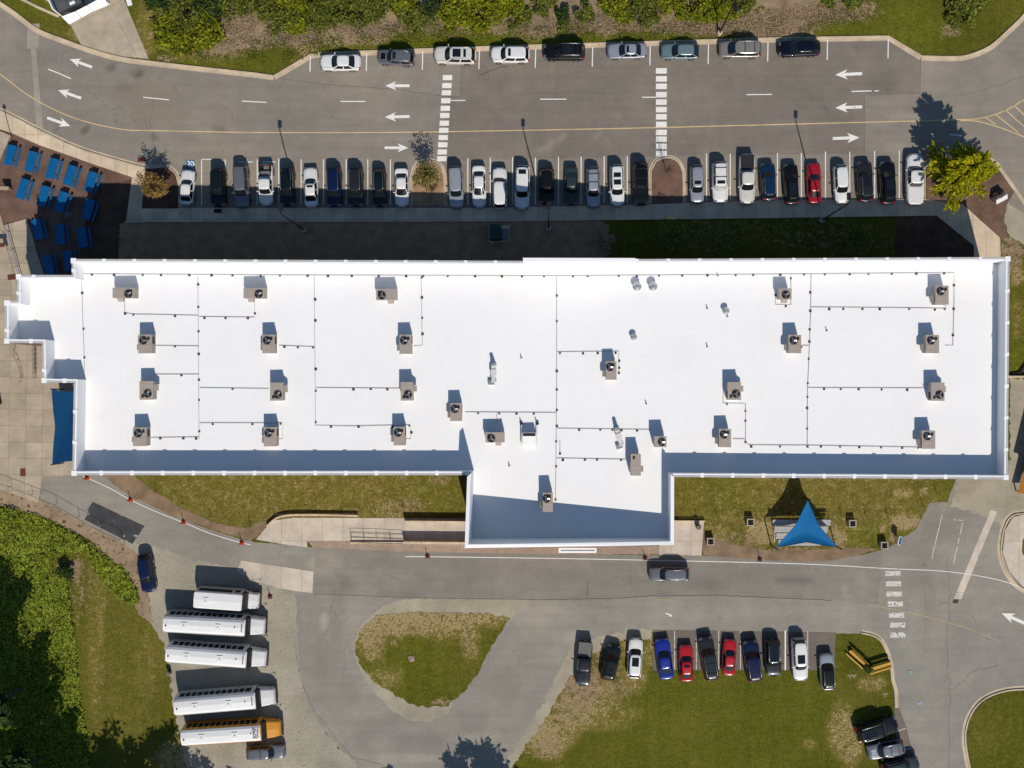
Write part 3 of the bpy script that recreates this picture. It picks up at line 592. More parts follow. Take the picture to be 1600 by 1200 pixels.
# roof deck
rp = [inset(i, TW-.01) for i in range(NB) if (plan[(i+1)%NB]-plan[i]).length > .06 or True]
rv = [Vector((p.x, p.y, zroof(p.x))) for p in rp]
fl = [Vector((v.x, v.y, 0)) for v in rv]; tr = tessellate_polygon([fl]); b = MB(); fs = []
for f in tr:
    a, c, d = (fl[i] for i in f); fs.append(tuple(f) if (c-a).cross(d-a).z > 0 else tuple(reversed(f)))
b.add(rv, fs); b.build('roof', M_ROOF, bld)
# windows on the long fronts
def windows(i, n, z0=1.0, h=1.6, w_=1.9, floors=(0,), lo=.03, hi=.97):
    o0, o1 = plan[i], plan[(i+1)%NB]; d = (o1-o0).normalized(); nrm = Vector((-d.y, d.x, 0)); ang = math.atan2(d.y, d.x)
    for fz in floors:
        for k in range(n):
            p = o0.lerp(o1, lo+(hi-lo)*(k+.5)/n); M = Matrix.Translation((p.x, p.y, fz+z0)) @ Matrix.Rotation(ang, 4, 'Z')
            fr = MB(); W2 = w_/2
            for (x0, x1, a, c) in ((-W2,-W2+.08,0,h),(W2-.08,W2,0,h),(-W2+.08,W2-.08,0,.08),(-W2+.08,W2-.08,h-.08,h),(-.03,.03,.08,h-.08)): fr.box(x0, .003, a, x1, .06, c, M)
            f_ = fr.build('window', M_FRAME, bld)
            MB().box(-W2+.08, .002, .08, W2-.08, .03, h-.08, M).build('pane', M_GLASSW, f_)
windows(0, 12, floors=(0, 4.0)); windows(3, 9, floors=(0,)); windows(9, 9, floors=(0,)); windows(5, 8, floors=(0,))
# entrance canopy on the south front
can = empty('entrance_canopy', (0,0,0), 0, 'small white flat canopy box over the door in the middle of the south wall', 'canopy')
c0 = V(873,856,3.4); c1 = V(932,864,3.4)
b = MB(); t_ = .22
b.box(c0.x, c1.y, 3.1, c1.x, c1.y+t_, 3.4).box(c0.x, c0.y-t_, 3.1, c1.x, c0.y, 3.4).box(c0.x, c1.y+t_, 3.1, c0.x+t_, c0.y-t_, 3.4).box(c1.x-t_, c1.y+t_, 3.1, c1.x, c0.y-t_, 3.4)
b.build('canopy_frame', M_PARA, can)
MB().box(c0.x+t_, c1.y+t_, 3.14, c1.x-t_, c0.y-t_, 3.22).build('canopy_panel', surf('canopy_panel', (.5,.52,.5), .1), can)
# ---------------- rooftop units
M_UNIT = surf('beige_painted_steel', (.335,.285,.245), .07, 1.5, 5, rough=.5, obj=True)
M_UNIT2 = surf('beige_steel_top', (.36,.31,.265), .08, 1.2, 5, rough=.55, obj=True)
M_DARKM = surf('dark_metal', (.02,.02,.022), .2, 3, 9, rough=.45)
M_STEEL = surf('galvanised_steel', (.5,.5,.5), .1, 3, 8, rough=.35, metallic=.7)
M_CURB = surf('roof_curb', (.72,.72,.72), .05)
def ac_unit(L, W, fan=True, hood='left', hh=1.15, vents=True):
    """long axis along local y, fan at +y end"""
    r = empty('rooftop_unit'); z0 = .3; hx, hy = W/2, L/2
    MB().box(-hx+.06, -hy+.06, 0, hx-.06, hy-.06, z0).build('curb', M_CURB, r)
    MB().box(-hx, -hy, z0, hx, hy, z0+hh).build('casing', M_UNIT, r)
    lid = MB().box(-hx-.03, -hy-.03, z0+hh, hx+.03, hy+.03, z0+hh+.05)
    lid.build('lid', M_UNIT2, r); zt = z0+hh+.05
    b = MB(); b.box(-hx+.1, -hy+.75*L*.6, zt, hx-.1, -hy+.75*L*.6+.03, zt+.02); b.box(-hx+.12, -hy+.1, zt, -hx+.15, -hy+.75*L*.6, zt+.02); b.build('seam', M_UNIT, r)
    if fan:
        fx, fy = (-.12 if hood == 'left' else .12)*W, hy-.62
        rr = .43
        b = MB(); n = 20
        b.cyl((fx, fy, zt), rr, .10, n, rr*.97)
        fo = b.build('fan', M_DARKM, r)
        bl = MB()
        for k in range(3):
            a = k*2*math.pi/3; M = Matrix.Translation((fx, fy, zt+.12)) @ Matrix.Rotation(a, 4, 'Z') @ Matrix.Rotation(.3, 4, 'X'); bl.box(.05, -.09, -.008, rr*.82, .09, .008, M)
        bl.cyl((fx, fy, zt+.1), .1, .05, 12); bl.build('blade', M_STEEL, fo)
        g = MB()
        for k in range(3):
            a = k*math.pi/3; g.tube([(fx+rr*math.cos(a), fy+rr*math.sin(a), zt+.16), (fx-rr*math.cos(a), fy-rr*math.sin(a), zt+.16)], .012, 4)
        for q_ in (.5, .97):
            g.tube([(fx+rr*q_*math.cos(t*math.pi/8), fy+rr*q_*math.sin(t*math.pi/8), zt+.16) for t in range(17)], .012, 4, caps=False)
        g.build('guard', M_DARKM, fo)
    if hood:
        s_ = -1 if hood == 'left' else 1; x0, x1 = sorted((s_*hx, s_*(hx+.38)))
        b = MB(); ya, yb = -hy+.35, -hy+1.0
        vs = [(s_*hx,ya,z0+.35),(s_*hx,yb,z0+.35),(s_*hx,yb,z0+1.0),(s_*hx,ya,z0+1.0),(s_*(hx+.38),ya,z0+.4),(s_*(hx+.38),yb,z0+.4),(s_*(hx+.38),yb,z0+.62),(s_*(hx+.38),ya,z0+.62)]
        b.add(vs, [(4,5,6,7),(3,7,6,2),(0,1,5,4),(0,4,7,3),(1,2,6,5)] if s_ > 0 else [(7,6,5,4),(2,6,7,3),(4,5,1,0),(3,7,4,0),(5,6,2,1)])
        b.build('intake_hood', M_UNIT, r)
        b = MB(); xx = -s_*(hx+.004)
        for k in range(5): b.box(min(xx, xx-s_*.02), hy-.95, z0+.2+k*.16, max(xx, xx-s_*.02), hy-.15, z0+.27+k*.16)
        b.build('louvre', M_DARKM, r)
    if vents:
        b = MB(); s_ = 1 if hood == 'left' else -1
        b.box(s_*(hx-.32)-.13, hy-.55, zt, s_*(hx-.32)+.13, hy-.2, zt+.03); b.build('access_grille', M_DARKM, r)
    return r
def copy_tree(o, parent=None):
    c = o.copy(); COL.objects.link(c); c.parent = parent
    for ch in o.children: copy_tree(ch, c)
    return c
US = [ # cx, cy, length px, width px, rotation (deg), fan, hood, words
 (193,457.5,34,16,-90,1,'right','lying crosswise in the top row, first from the west'),
 (397,458,33,16,-90,1,'right','lying crosswise in the top row, second from the west'),
 (603.5,460,32,17,90,1,'left','lying crosswise in the top row, third from the west'),
 (226.5,537.5,29,21,0,1,'left','in the second row, nearest the west wing'),
 (419.5,537.5,29,19,0,1,'left','in the second row, second from the west'),
 (633.5,538,30,19,0,1,'left','in the second row, third from the west'),
 (228.5,610,29,21,180,1,'left','in the third row, nearest the west end, fan to the south'),
 (432,612,28,20,180,1,'left','in the third row, second from the west, fan to the south'),
 (635.5,611.5,29,19,180,1,'left','in the third row, third from the west, fan to the south'),
 (218.5,682.5,29,21,0,1,'left','in the bottom row, nearest the southwest corner'),
 (422,682.5,30,20,0,1,'left','in the bottom row, second from the west'),
 (624,681.5,29,18,0,1,'left','in the bottom row, third from the west'),
 (712.5,644,28,18,0,1,'left','just northwest of where the wing roof begins'),
 (773.5,683.5,30,16,90,1,'left','lying crosswise left of the exhaust frame'),
 (955,579,29,17,0,1,'left','in the middle of the roof, ringed by a pipe'),
 (1227,459,20,17,-90,1,'right','small and squarish in the top row east of the roof vents'),
 (1242,537.5,29,20,0,1,'left','in the second row, west of the eastern trunk pipe'),
 (1472,461,30,21,0,1,'left','nearest the northeast corner of the roof'),
 (1457,537.5,29,21,0,1,'left','in the second row near the east parapet'),
 (1147.5,611,28,21,180,1,'left','in the third row beside the stepped pipe, fan to the south'),
 (1465.5,612,29,21,180,1,'left','in the third row near the east parapet, fan to the south'),
 (1133,684.5,29,19,0,1,'left','in the bottom row beside the stepped pipe'),
 (1451,687,29,21,0,1,'left','nearest the southeast corner of the roof'),
 (1031.5,690,17,19,0,1,None,'small and square at the east edge of the south block'),
 (993,726,34,16,0,0,'right','tall, narrow and fanless, on the south block'),
 (856,784.5,30,16,0,1,'left','half in shade, southernmost on the south block'),
]
UC = {}
for (cx, cy, L, W, rot, fan, hood, words) in US:
    k = (L, W, fan, hood); hgt = 1.15 if not (cx in (1031.5, 993, 856)) else 1.5
    sc_ = (H-8.5)/H/S
    r = ac_unit(L*sc_-.06, W*sc_-.06, fan, hood, hgt, L > 22)
    p = VR(cx, cy, 1.5); q_ = VR(cx, cy, 1.5); r.location = (p.x, p.y, zroof(p.x)); r.rotation_euler.z = R(rot)
    tag(r, 'beige rooftop air unit '+words, 'air unit', 'beige air units on the white roof')
# ---------------- pipes across the roof with their dark support blocks
M_PIPE = surf('grey_gas_pipe', (.30,.30,.30), .15, 2, 6, rough=.5)
M_BLOCK = surf('rubber_block', (.028,.028,.03), .3, 3, 8, rough=.8)
def gas_pipe(pts, words, bl=None, every=32, r=.025, zp=.08):
    root = empty('gas_pipe', (0,0,0), 0, 'thin grey gas pipe on dark blocks '+words, 'pipe', 'gas pipes on the roof')
    P = [VR(x, y, zp) for x, y in pts]; MB().tube(P, r, 6, smooth=False).build('tube', M_PIPE, root)
    if bl is None:
        bl = []
        for (a, c) in zip(pts[:-1], pts[1:]):
            L = math.dist(a, c); n = int(L/every)
            for k in range(n): t = (k+.5+random.uniform(-.2,.2))/max(1, n); bl.append((a[0]+(c[0]-a[0])*t, a[1]+(c[1]-a[1])*t))
    for (x, y) in bl:
        p = VR(x, y, .1); zr = zroof(p.x); s_ = random.uniform(.8, 1.15)
        M = Matrix.Translation((p.x, p.y-.06, zr)) @ Matrix.Rotation(random.uniform(-.1,.1), 4, 'Z')
        MB().box(-.13*s_, -.12*s_, .0, .13*s_, .12*s_, .10, M, .03).build('support_block', M_BLOCK, root)
gas_pipe([(127,428),(500,430),(870,431),(1200,428.5),(1491,426),(1491,466),(1489,540),(1477,540)], 'running along the north parapet', None, 36)
gas_pipe([(127,429),(129,490),(131,540),(132,592),(128,599),(112,602)], 'running south along the west wing', None, 46)
gas_pipe([(309,432),(310,540),(311,686)], 'running north-south, nearest the west end', None, 36)
gas_pipe([(194,468),(195,489),(207,491),(310,493)], 'from the northwest unit', [(195,489),(208,491),(273,493)])
gas_pipe([(398,468),(397.5,496),(311,495)], 'from the second top-row unit', [(319,496),(352,496),(387,496),(398,489)])
gas_pipe([(240,540),(311,541)], 'from the first second-row unit', [(273,540.5)])
gas_pipe([(240,585),(311,585)], 'joining the west trunk pipe above third row', [(283,585.5)])
gas_pipe([(312,606),(420,607.5)], 'to the second third-row unit', [(363,607)])
gas_pipe([(236,684),(311,683)], 'to the southwest unit', [(250,684),(286,684),(306,684.5)])
gas_pipe([(312,661),(441,661),(441,686),(434,686)], 'looping round a bottom-row unit', [(332,662),(394,662),(438,661.5),(434,678)])
gas_pipe([(491,431),(492,540),(493,665),(553,666),(640,664),(642,675),(642,686),(634,686)], 'second trunk from west, bending east below', [(492,467),(492.5,500),(493,576),(493,610),(493,659),(517,666),(560,666),(613,666),(639.5,664.5),(642.5,675)])
gas_pipe([(436,540),(491,542)], 'from the second second-row unit', [(444,541),(465,542),(489,542)])
gas_pipe([(494,606),(624,607)], 'to the third third-row unit', [(552,607.5),(579,607),(605,607.5)])
gas_pipe([(658,432),(660,540),(647,541)], 'feeding the third second-row unit', [(658.5,433),(659,464),(659.5,496),(660,521)])
gas_pipe([(870,432),(870,600),(869,700),(868,783)], 'running north-south down the middle of the roof', [(870,461),(870,501),(870,579),(870,608),(870,640),(870,665),(869,689),(869,728),(868,780)])
gas_pipe([(870,550),(967,549),(967,582)], 'bending round the mid-roof unit', [(875,551),(911,551.5),(934,551),(962,550.5),(967.5,563),(967.5,574),(967,582)])
gas_pipe([(727,644),(869,645)], 'left of the middle trunk', [(747,645),(780,645),(807,645.5),(834,645.5)])
gas_pipe([(776.5,645),(776.5,660)], 'very short, above the exhaust frame neighbour', [])
gas_pipe([(871,669.5),(1018,671.5)], 'to the small square unit', [(905,671),(938,671),(957,671),(971,671.5),(995.5,672)])
gas_pipe([(870,716),(977,718)], 'to the narrow fanless unit', [(879.5,718),(914,717.5),(933,717.5),(970.5,718)])
gas_pipe([(875,708),(875,688)], 'short and loose beside the middle trunk', [(875,708)])
gas_pipe([(1267.5,427),(1267,480),(1265,540),(1262,606),(1261.5,697)], 'eastern trunk running north-south', [(1266.5,456),(1266.5,485),(1265.5,514),(1265,533),(1264,560),(1262.5,598),(1262,619.5),(1261.5,637),(1261.5,669),(1262,697)])
gas_pipe([(1268,480),(1400,481),(1478,482),(1478,477)], 'to the northeast corner unit', [(1296,482),(1318,482),(1348,482),(1375,482),(1421,482),(1461,483),(1476.5,482)])
gas_pipe([(1254,540),(1264,540)], 'very short, joining the eastern trunk', [(1252,541)])
gas_pipe([(1263,606),(1442,606.5),(1442,601),(1452,601)], 'to the third-row unit furthest east', [(1288,607),(1314,607.5),(1342,607.5),(1378,608),(1418,608.5)])
gas_pipe([(1130,601),(1130,630),(1165,631),(1165,691),(1171,695.5),(1262,696),(1437,699)], 'stepping down to the bottom row', [(1136,630.5),(1165,641.5),(1165,657),(1165,690),(1174,697),(1219,697),(1283,697),(1313,697.5),(1343,698),(1377,698.5),(1410,699),(1435,699)])
gas_pipe([(1145,686),(1164,686)], 'short, touching the stepped pipe', [])
gas_pipe([(1236,431),(1236,476.5),(1212,476),(1212,462)], 'round the small squarish unit', [(1236,434),(1228,477.5),(1212,460)])
# ---------------- vents, curbs and other roof things
def round_vent(px, py, words, s_=1.0, tilt=0):
    r = empty('roof_vent', (0,0,0), 0, words, 'roof vent', 'round metal vents on the roof'); p = VR(px, py, .9); z = zroof(p.x)
    MB().cyl((p.x,p.y,z), .28*s_, .55*s_, 16).build('stack', M_STEEL, r)
    MB().cyl((p.x,p.y,z+.55*s_), .46*s_, .16*s_, 18, .5*s_).cyl((p.x,p.y,z+.71*s_), .5*s_, .28*s_, 18, .16*s_).build('cap', M_STEEL, r)
round_vent(995.5,447,'round galvanised mushroom vent, left of the northern pair'); round_vent(1020.5,447,'round galvanised mushroom vent, right of the northern pair')
round_vent(1135,485,'small round vent standing alone east of the pair', .8); round_vent(990.5,526,'small round vent south of the northern pair', .75)
for (x, y, wd) in [(814.5,559,'left of the middle trunk pipe'),(1105.5,481.5,'west of the lone round vent'),(1105.5,541.5,'directly south of the vent west of the lone round one'),(1292.5,516.5,'east of the eastern trunk pipe'),(1010,631,'between the middle unit and the small square unit'),(795.5,728,'on the south block left of its half-shaded unit'),(1137,494,'just below the lone round vent'),(1122,430,'on the pipe by the north parapet')]:
    p = VR(x, y, .3); o = MB().cyl((p.x,p.y,zroof(p.x)), .06, .45, 8).cyl((p.x,p.y,zroof(p.x)), .12, .06, 10).build('vent_pipe', M_PIPE)
    tag(o, 'thin upright plumbing vent '+wd, 'vent pipe', 'thin plumbing vents on the roof')
# exhaust frame
p = VR(827,681,.9); z = zroof(p.x); ex = empty('exhaust_hood', (p.x,p.y,z), 0, 'boxy white intake hood with a dark slot and two side rails', 'exhaust')
M_WHM = surf('white_painted_metal', (.62,.62,.61), .08, 1, 4, rough=.4)
MB().add([(-.75,-1.0,0),(.75,-1.0,0),(.75,.35,0),(-.75,.35,0),(-.75,-1.0,.75),(.75,-1.0,.75),(.75,.05,1.15),(-.75,.05,1.15),(-.75,.35,1.15),(.75,.35,1.15)],
   [(0,1,5,4),(4,5,6,7),(7,6,9,8),(1,2,9,6,5),(0,4,7,8,3),(2,3,8,9)]).build('casing', M_WHM, ex)
MB().box(-.68,-.02,1.16,.68,.28,1.19).build('slot', M_DARKM, ex)
for s_ in (-1, 1):
    MB().box(s_*.86-.04, -1.15, .5, s_*.86+.04, 1.15, .62).box(s_*.86-.05,1.1,0,s_*.86+.05,1.2,.9).build('rail', M_WHM, ex); MB().box(s_*.9-.14,1.2,.0,s_*.9+.14,1.46,.3).build('weight', M_BLOCK, ex)
def duct(px, py, rot, words):
    p = VR(px, py, .7); z = zroof(p.x); r = empty('roof_duct', (p.x,p.y,z), R(rot), words, 'duct')
    MB().box(-.22,-1.1,.35,.22,1.0,.75).box(-.3,-.3,.3,.3,.35,.85).build('duct_box', M_WHM, r)
    MB().box(-.6,-1.35,0,.1,-.85,.4).build('motor', M_STEEL, r)
    for y in (-.9,.0,.85): MB().box(-.3,y-.05,0,.3,y+.05,.35).build('bracket', M_DARKM, r)
    MB().cyl((0,.9,.5), .2, .7, 12).build('stack', M_STEEL, r)
duct(771,582,0,'narrow jointed metal duct standing left of the middle of the roof'); duct(967,682,16,'narrow tilted metal duct between pipe and fanless unit')
# ---------------- vehicles
def paint(name, c, metallic=.0, rough=.28):
    if name in MATS: return MATS[name]
    m, t, b = newmat(name); b.inputs['Base Color'].default_value = (*c, 1); b.inputs['Metallic'].default_value = metallic; b.inputs['Roughness'].default_value = rough
    b.inputs['Coat Weight'].default_value = .5 if max(c) > .1 else .22; b.inputs['Coat Roughness'].default_value = .06; b.inputs['Specular IOR Level'].default_value = .5 if max(c) > .1 else .3
    p = nd(t, 'ShaderNodeTexCoord').outputs['Object']; n = noise_n(t, p, 2.5, 4, .6)
    t.links.new(mixc(t, 1.0, (*c,), ramp(t, n, [(.3,.86),(.7,1.0)]), 'MULTIPLY'), b.inputs['Base Color'])
    t.links.new(ramp(t, n, [(.3, rough+.08), (.7, rough-.03)]), b.inputs['Roughness'])
    MATS[name] = m; return m
PAINT = dict(white=paint('white_car_paint', (.72,.72,.70)), cream=paint('pearl_car_paint', (.60,.59,.54)), black=paint('black_car_paint', (.004,.005,.006)), ink=paint('dark_green_black_paint', (.004,.008,.009)),
  grey=paint('grey_car_paint', (.022,.026,.031), .3), silver=paint('silver_car_paint', (.36,.39,.43), .35), pewter=paint('pewter_car_paint', (.17,.18,.20), .4), champagne=paint('champagne_car_paint', (.30,.27,.24), .4),
  red=paint('red_car_paint', (.42,.008,.012)), crimson=paint('dark_red_car_paint', (.33,.006,.014)), blue=paint('blue_car_paint', (.006,.022,.25)), navy=paint('navy_car_paint', (.003,.005,.014)), royal=paint('deep_blue_car_paint', (.003,.010,.045)),
  teal=paint('pale_teal_car_paint', (.17,.25,.27), .3), dteal=paint('dark_teal_car_paint', (.03,.045,.05), .2), petrol=paint('petrol_blue_car_paint', (.003,.022,.055)))
M_GL = surf('car_glass', (.008,.011,.014), .1, 1, 2, rough=.11, spec=.6, obj=True)
M_TYRE = surf('tyre_rubber', (.018,.018,.019), .1, 4, 9, rough=.8, obj=True)
M_RIM = surf('alloy_rim', (.42,.42,.43), .05, 4, 9, rough=.3, metallic=.8, obj=True)
M_TRIM = surf('black_trim', (.02,.02,.021), .1, 4, 9, rough=.5, obj=True)
M_HEAD = surf('headlight_lens', (.16,.17,.18), .05, 4, 9, rough=.1, spec=.7, obj=True)
M_TAIL = surf('taillight_lens', (.22,.006,.008), .05, 4, 9, rough=.15, spec=.6, obj=True)
M_PLATE = surf('number_plate', (.6,.6,.62), .05, 4, 9, rough=.4, obj=True)
M_SHADE = surf('silver_sunshade', (.62,.62,.60), .25, 2.0, 6, rough=.3, metallic=.3, obj=True)
M_TONN = surf('vinyl_bed_cover', (.13,.125,.115), .08, 2, 6, rough=.7, obj=True); M_TONK = surf('black_bed_cover', (.022,.022,.024), .1, 2, 6, rough=.6, obj=True)
SPEC = { # L, W, H, belt, hood z, trunk z, cowl x, roof front, roof rear, glass rear, roof half width factor, wheelbase
 'sedan': dict(L=4.75,W=1.84,H=1.45,belt=.93,hood=.80,trunk=.98,cowl=.88,rf=.18,rr=-1.02,rb=-1.72,rw=.66,wb=2.75),
 'coupe': dict(L=4.45,W=1.80,H=1.42,belt=.92,hood=.80,trunk=1.0,cowl=.80,rf=.15,rr=-1.25,rb=-1.85,rw=.66,wb=2.65),
 'hatch': dict(L=4.45,W=1.78,H=1.50,belt=.95,hood=.83,trunk=1.02,cowl=.92,rf=.25,rr=-1.45,rb=-2.08,rw=.68,wb=2.65),
 'suv': dict(L=4.70,W=1.88,H=1.70,belt=1.05,hood=.98,trunk=1.06,cowl=1.02,rf=.45,rr=-1.85,rb=-2.18,rw=.72,wb=2.72),
 'bigsuv': dict(L=5.0,W=1.98,H=1.82,belt=1.12,hood=1.06,trunk=1.14,cowl=1.08,rf=.55,rr=-2.08,rb=-2.36,rw=.75,wb=2.95),
 'van': dict(L=5.1,W=1.98,H=1.76,belt=1.02,hood=.95,trunk=1.04,cowl=1.45,rf=.62,rr=-2.15,rb=-2.42,rw=.73,wb=3.0),
 'pickup': dict(L=5.75,W=1.98,H=1.88,belt=1.12,hood=1.08,trunk=1.14,cowl=1.22,rf=.72,rr=-.62,rb=-.86,rw=.74,wb=3.5),
}
def profile(sp, zt, w, u):
    z0 = .24; ys = []
    return [(.0, z0), (.80*w, z0), (.93*w, z0+.05), (.985*w, .42), (1.0*w, .58), (.995*w, .70), (.975*w, zt-.14 if zt > .9 else zt-.1), (.945*w, zt-.05), (.89*w, zt-.012), (.80*w, zt+.004), (.5*w, zt+.025), (.0, zt+.035)]
def body_grid(sp):
    L, W = sp['L'], sp['W']; st = []
    us = [-1,-.985,-.955,-.91,-.85,-.78,-.7,-.6,-.5,-.38,-.25,-.12,0,.12,.25,.36,.46,.56,.66,.75,.83,.89,.935,.965,.985,1]
    for u in us:
        x = u*L/2; a = abs(u)
        w = W/2*(1-.02*a**2-(.10 if u > 0 else .06)*a**5-(.10 if u > 0 else .08)*a**14-.16*a**44)
        if x > sp['cowl']-.1: # bonnet
            t = min(1, (x-(sp['cowl']-.1))/(L/2-sp['cowl']+.1)); zt = sp['belt']+.0+(sp['hood']-sp['belt'])*t; zt -= .17*t**7+.10*t**40
        elif x < sp['rb']+.1 and L/2+sp['rb'] > .3:
            t = min(1, (sp['rb']+.1-x)/(L/2+sp['rb']+.1)); zt = sp['belt']+(sp['trunk']-sp['belt'])*min(1, t*3); zt -= .05*t**6+.12*t**40
        else: zt = sp['belt']; zt -= .06*a**40
        st.append((x, w, zt, u))
    return st
def offset_grid(sp, off=0.0):
    rows = []
    for (x, w, zt, u) in body_grid(sp):
        pr = profile(sp, zt, w, u); full = [(x, y, z) for y, z in pr]+[(x, -y, z) for y, z in reversed(pr[:-1])]
        rows.append(full[:-1])
    return rows
def body_mesh(sp, skip=None):
    rows = offset_grid(sp); m = len(rows[0]); b = MB(); vs = [v for r in rows for v in r]; fs = []
    for i in range(len(rows)-1):
        for k in range(m):
            if skip and skip(i, k, rows): continue
            fs.append((i*m+k, i*m+(k+1)%m, (i+1)*m+(k+1)%m, (i+1)*m+k))
    b.add(vs, fs, True); b.f += [tuple(range(m))[::-1], tuple((len(rows)-1)*m+k for k in range(m))]; b.sm += [False, False]
    return b.mesh('body')
def patch(sp, sel, off, name):
    """a lamp or plate: body faces chosen by sel, lifted off the body"""
    rows = offset_grid(sp); m = len(rows[0]); b = MB()
    n = len(rows)
    for i in range(n-1):
        for k in range(m):
            q = [Vector(rows[i][k]), Vector(rows[i][(k+1)%m]), Vector(rows[i+1][(k+1)%m]), Vector(rows[i+1][k])]
            c = sum(q, Vector())/4
            if sel(c):
                nr = (q[2]-q[0]).cross(q[3]-q[1]); 
                if nr.length < 1e-9: continue
                nr.normalize(); 
                if nr.dot(c-Vector((0,0,.6))) < 0: nr = -nr
                b.add([p+nr*off for p in q], [(0,1,2,3)])
    # end cap
    return b.mesh(name)
def ring(sp, x0, x1, hw, z, n=64, e=5.5, sag=0, bow=.0):
    cx, ax = (x0+x1)/2, (x0-x1)/2; out = []
    for k in range(n):
        t = 2*math.pi*(k+.5)/n; c, s_ = math.cos(t), math.sin(t)
        # even steps round a rounded box
        m_ = max(abs(c), abs(s_)); a, b_ = c/m_, s_/m_
        r_ = (abs(a)**e+abs(b_)**e)**(-1/e); a *= r_; b_ *= r_
        x = cx+ax*a; 
        if a > .5: x += bow*(1-b_*b_)*(a-.5)*2
        if a < -.5: x -= bow*.5*(1-b_*b_)*(-a-.5)*2
        out.append((Vector((x, hw*b_, z)), a, b_))
    return out
def greenhouse(sp, pan=None):
    W2 = sp['W']/2; zb, Ht = sp['belt']+.02, sp['H']; rw = sp['rw']
    tall = Ht > 1.6
    r0 = ring(sp, sp['cowl'], sp['rb'], .90*W2, zb-.02, bow=.14)
    t1 = .52
    def lerp_ring(t, bulge): # between base and roof edge
        out = []
        re = ring(sp, sp['rf'], sp['rr'], rw*W2, Ht-.065, bow=.05)
        for (p, a, b_), (q, _, _) in zip(r0, re):
            v = p.lerp(q, t); v.y *= 1+bulge; out.append((v, a, b_))
        return out
    rings = [r0, lerp_ring(.5, .03), lerp_ring(.93, .005), lerp_ring(1.0, 0)]
    n = 64; parts = {k: MB() for k in ('windshield','rear_window','left','right','roof')}
    for j in range(3):
        A, B = rings[j], rings[j+1]
        for k in range(n):
            k2 = (k+1)%n; a = (A[k][1]+A[k2][1])/2; b_ = (A[k][2]+A[k2][2])/2
            q = [A[k][0], A[k2][0], B[k2][0], B[k][0]]
            if j == 2: key = 'roof'
            elif min(abs(a), abs(b_)) > .80: key = 'roof'
            elif abs(a) > abs(b_): key = 'windshield' if a > 0 else 'rear_window'
            else:
                key = 'left' if b_ > 0 else 'right'
                if abs(a-.03) < .035 or (tall and abs(a+.62) < .035 and Ht < 1.95 and sp['rr'] < -1.2): key = 'roof'
            parts[key].add(q, [(0,1,2,3)], True)
    # crown
    E = rings[3]; c = sum((p[0] for p in E), Vector())/n; vs = [p[0] for p in E]; lv = [(0,0),(.07,.035),(.25,.052),(.6,.062)]
    allv = []
    for (t, dz) in lv: allv += [Vector((v.x+(c.x-v.x)*t, v.y*(1-t), v.z+dz)) for v in vs]
    allv.append(Vector((c.x, 0, c.z+.065)))
    fs = []
    for j in range(3): fs += [(j*n+k, j*n+(k+1)%n, (j+1)*n+(k+1)%n, (j+1)*n+k) for k in range(n)]
    fs += [(3*n+k, 3*n+(k+1)%n, 4*n) for k in range(n)]
    parts['roof'].add(allv, fs, True)
    return {k: v.mesh(k) for k, v in parts.items()}
CARM = {}
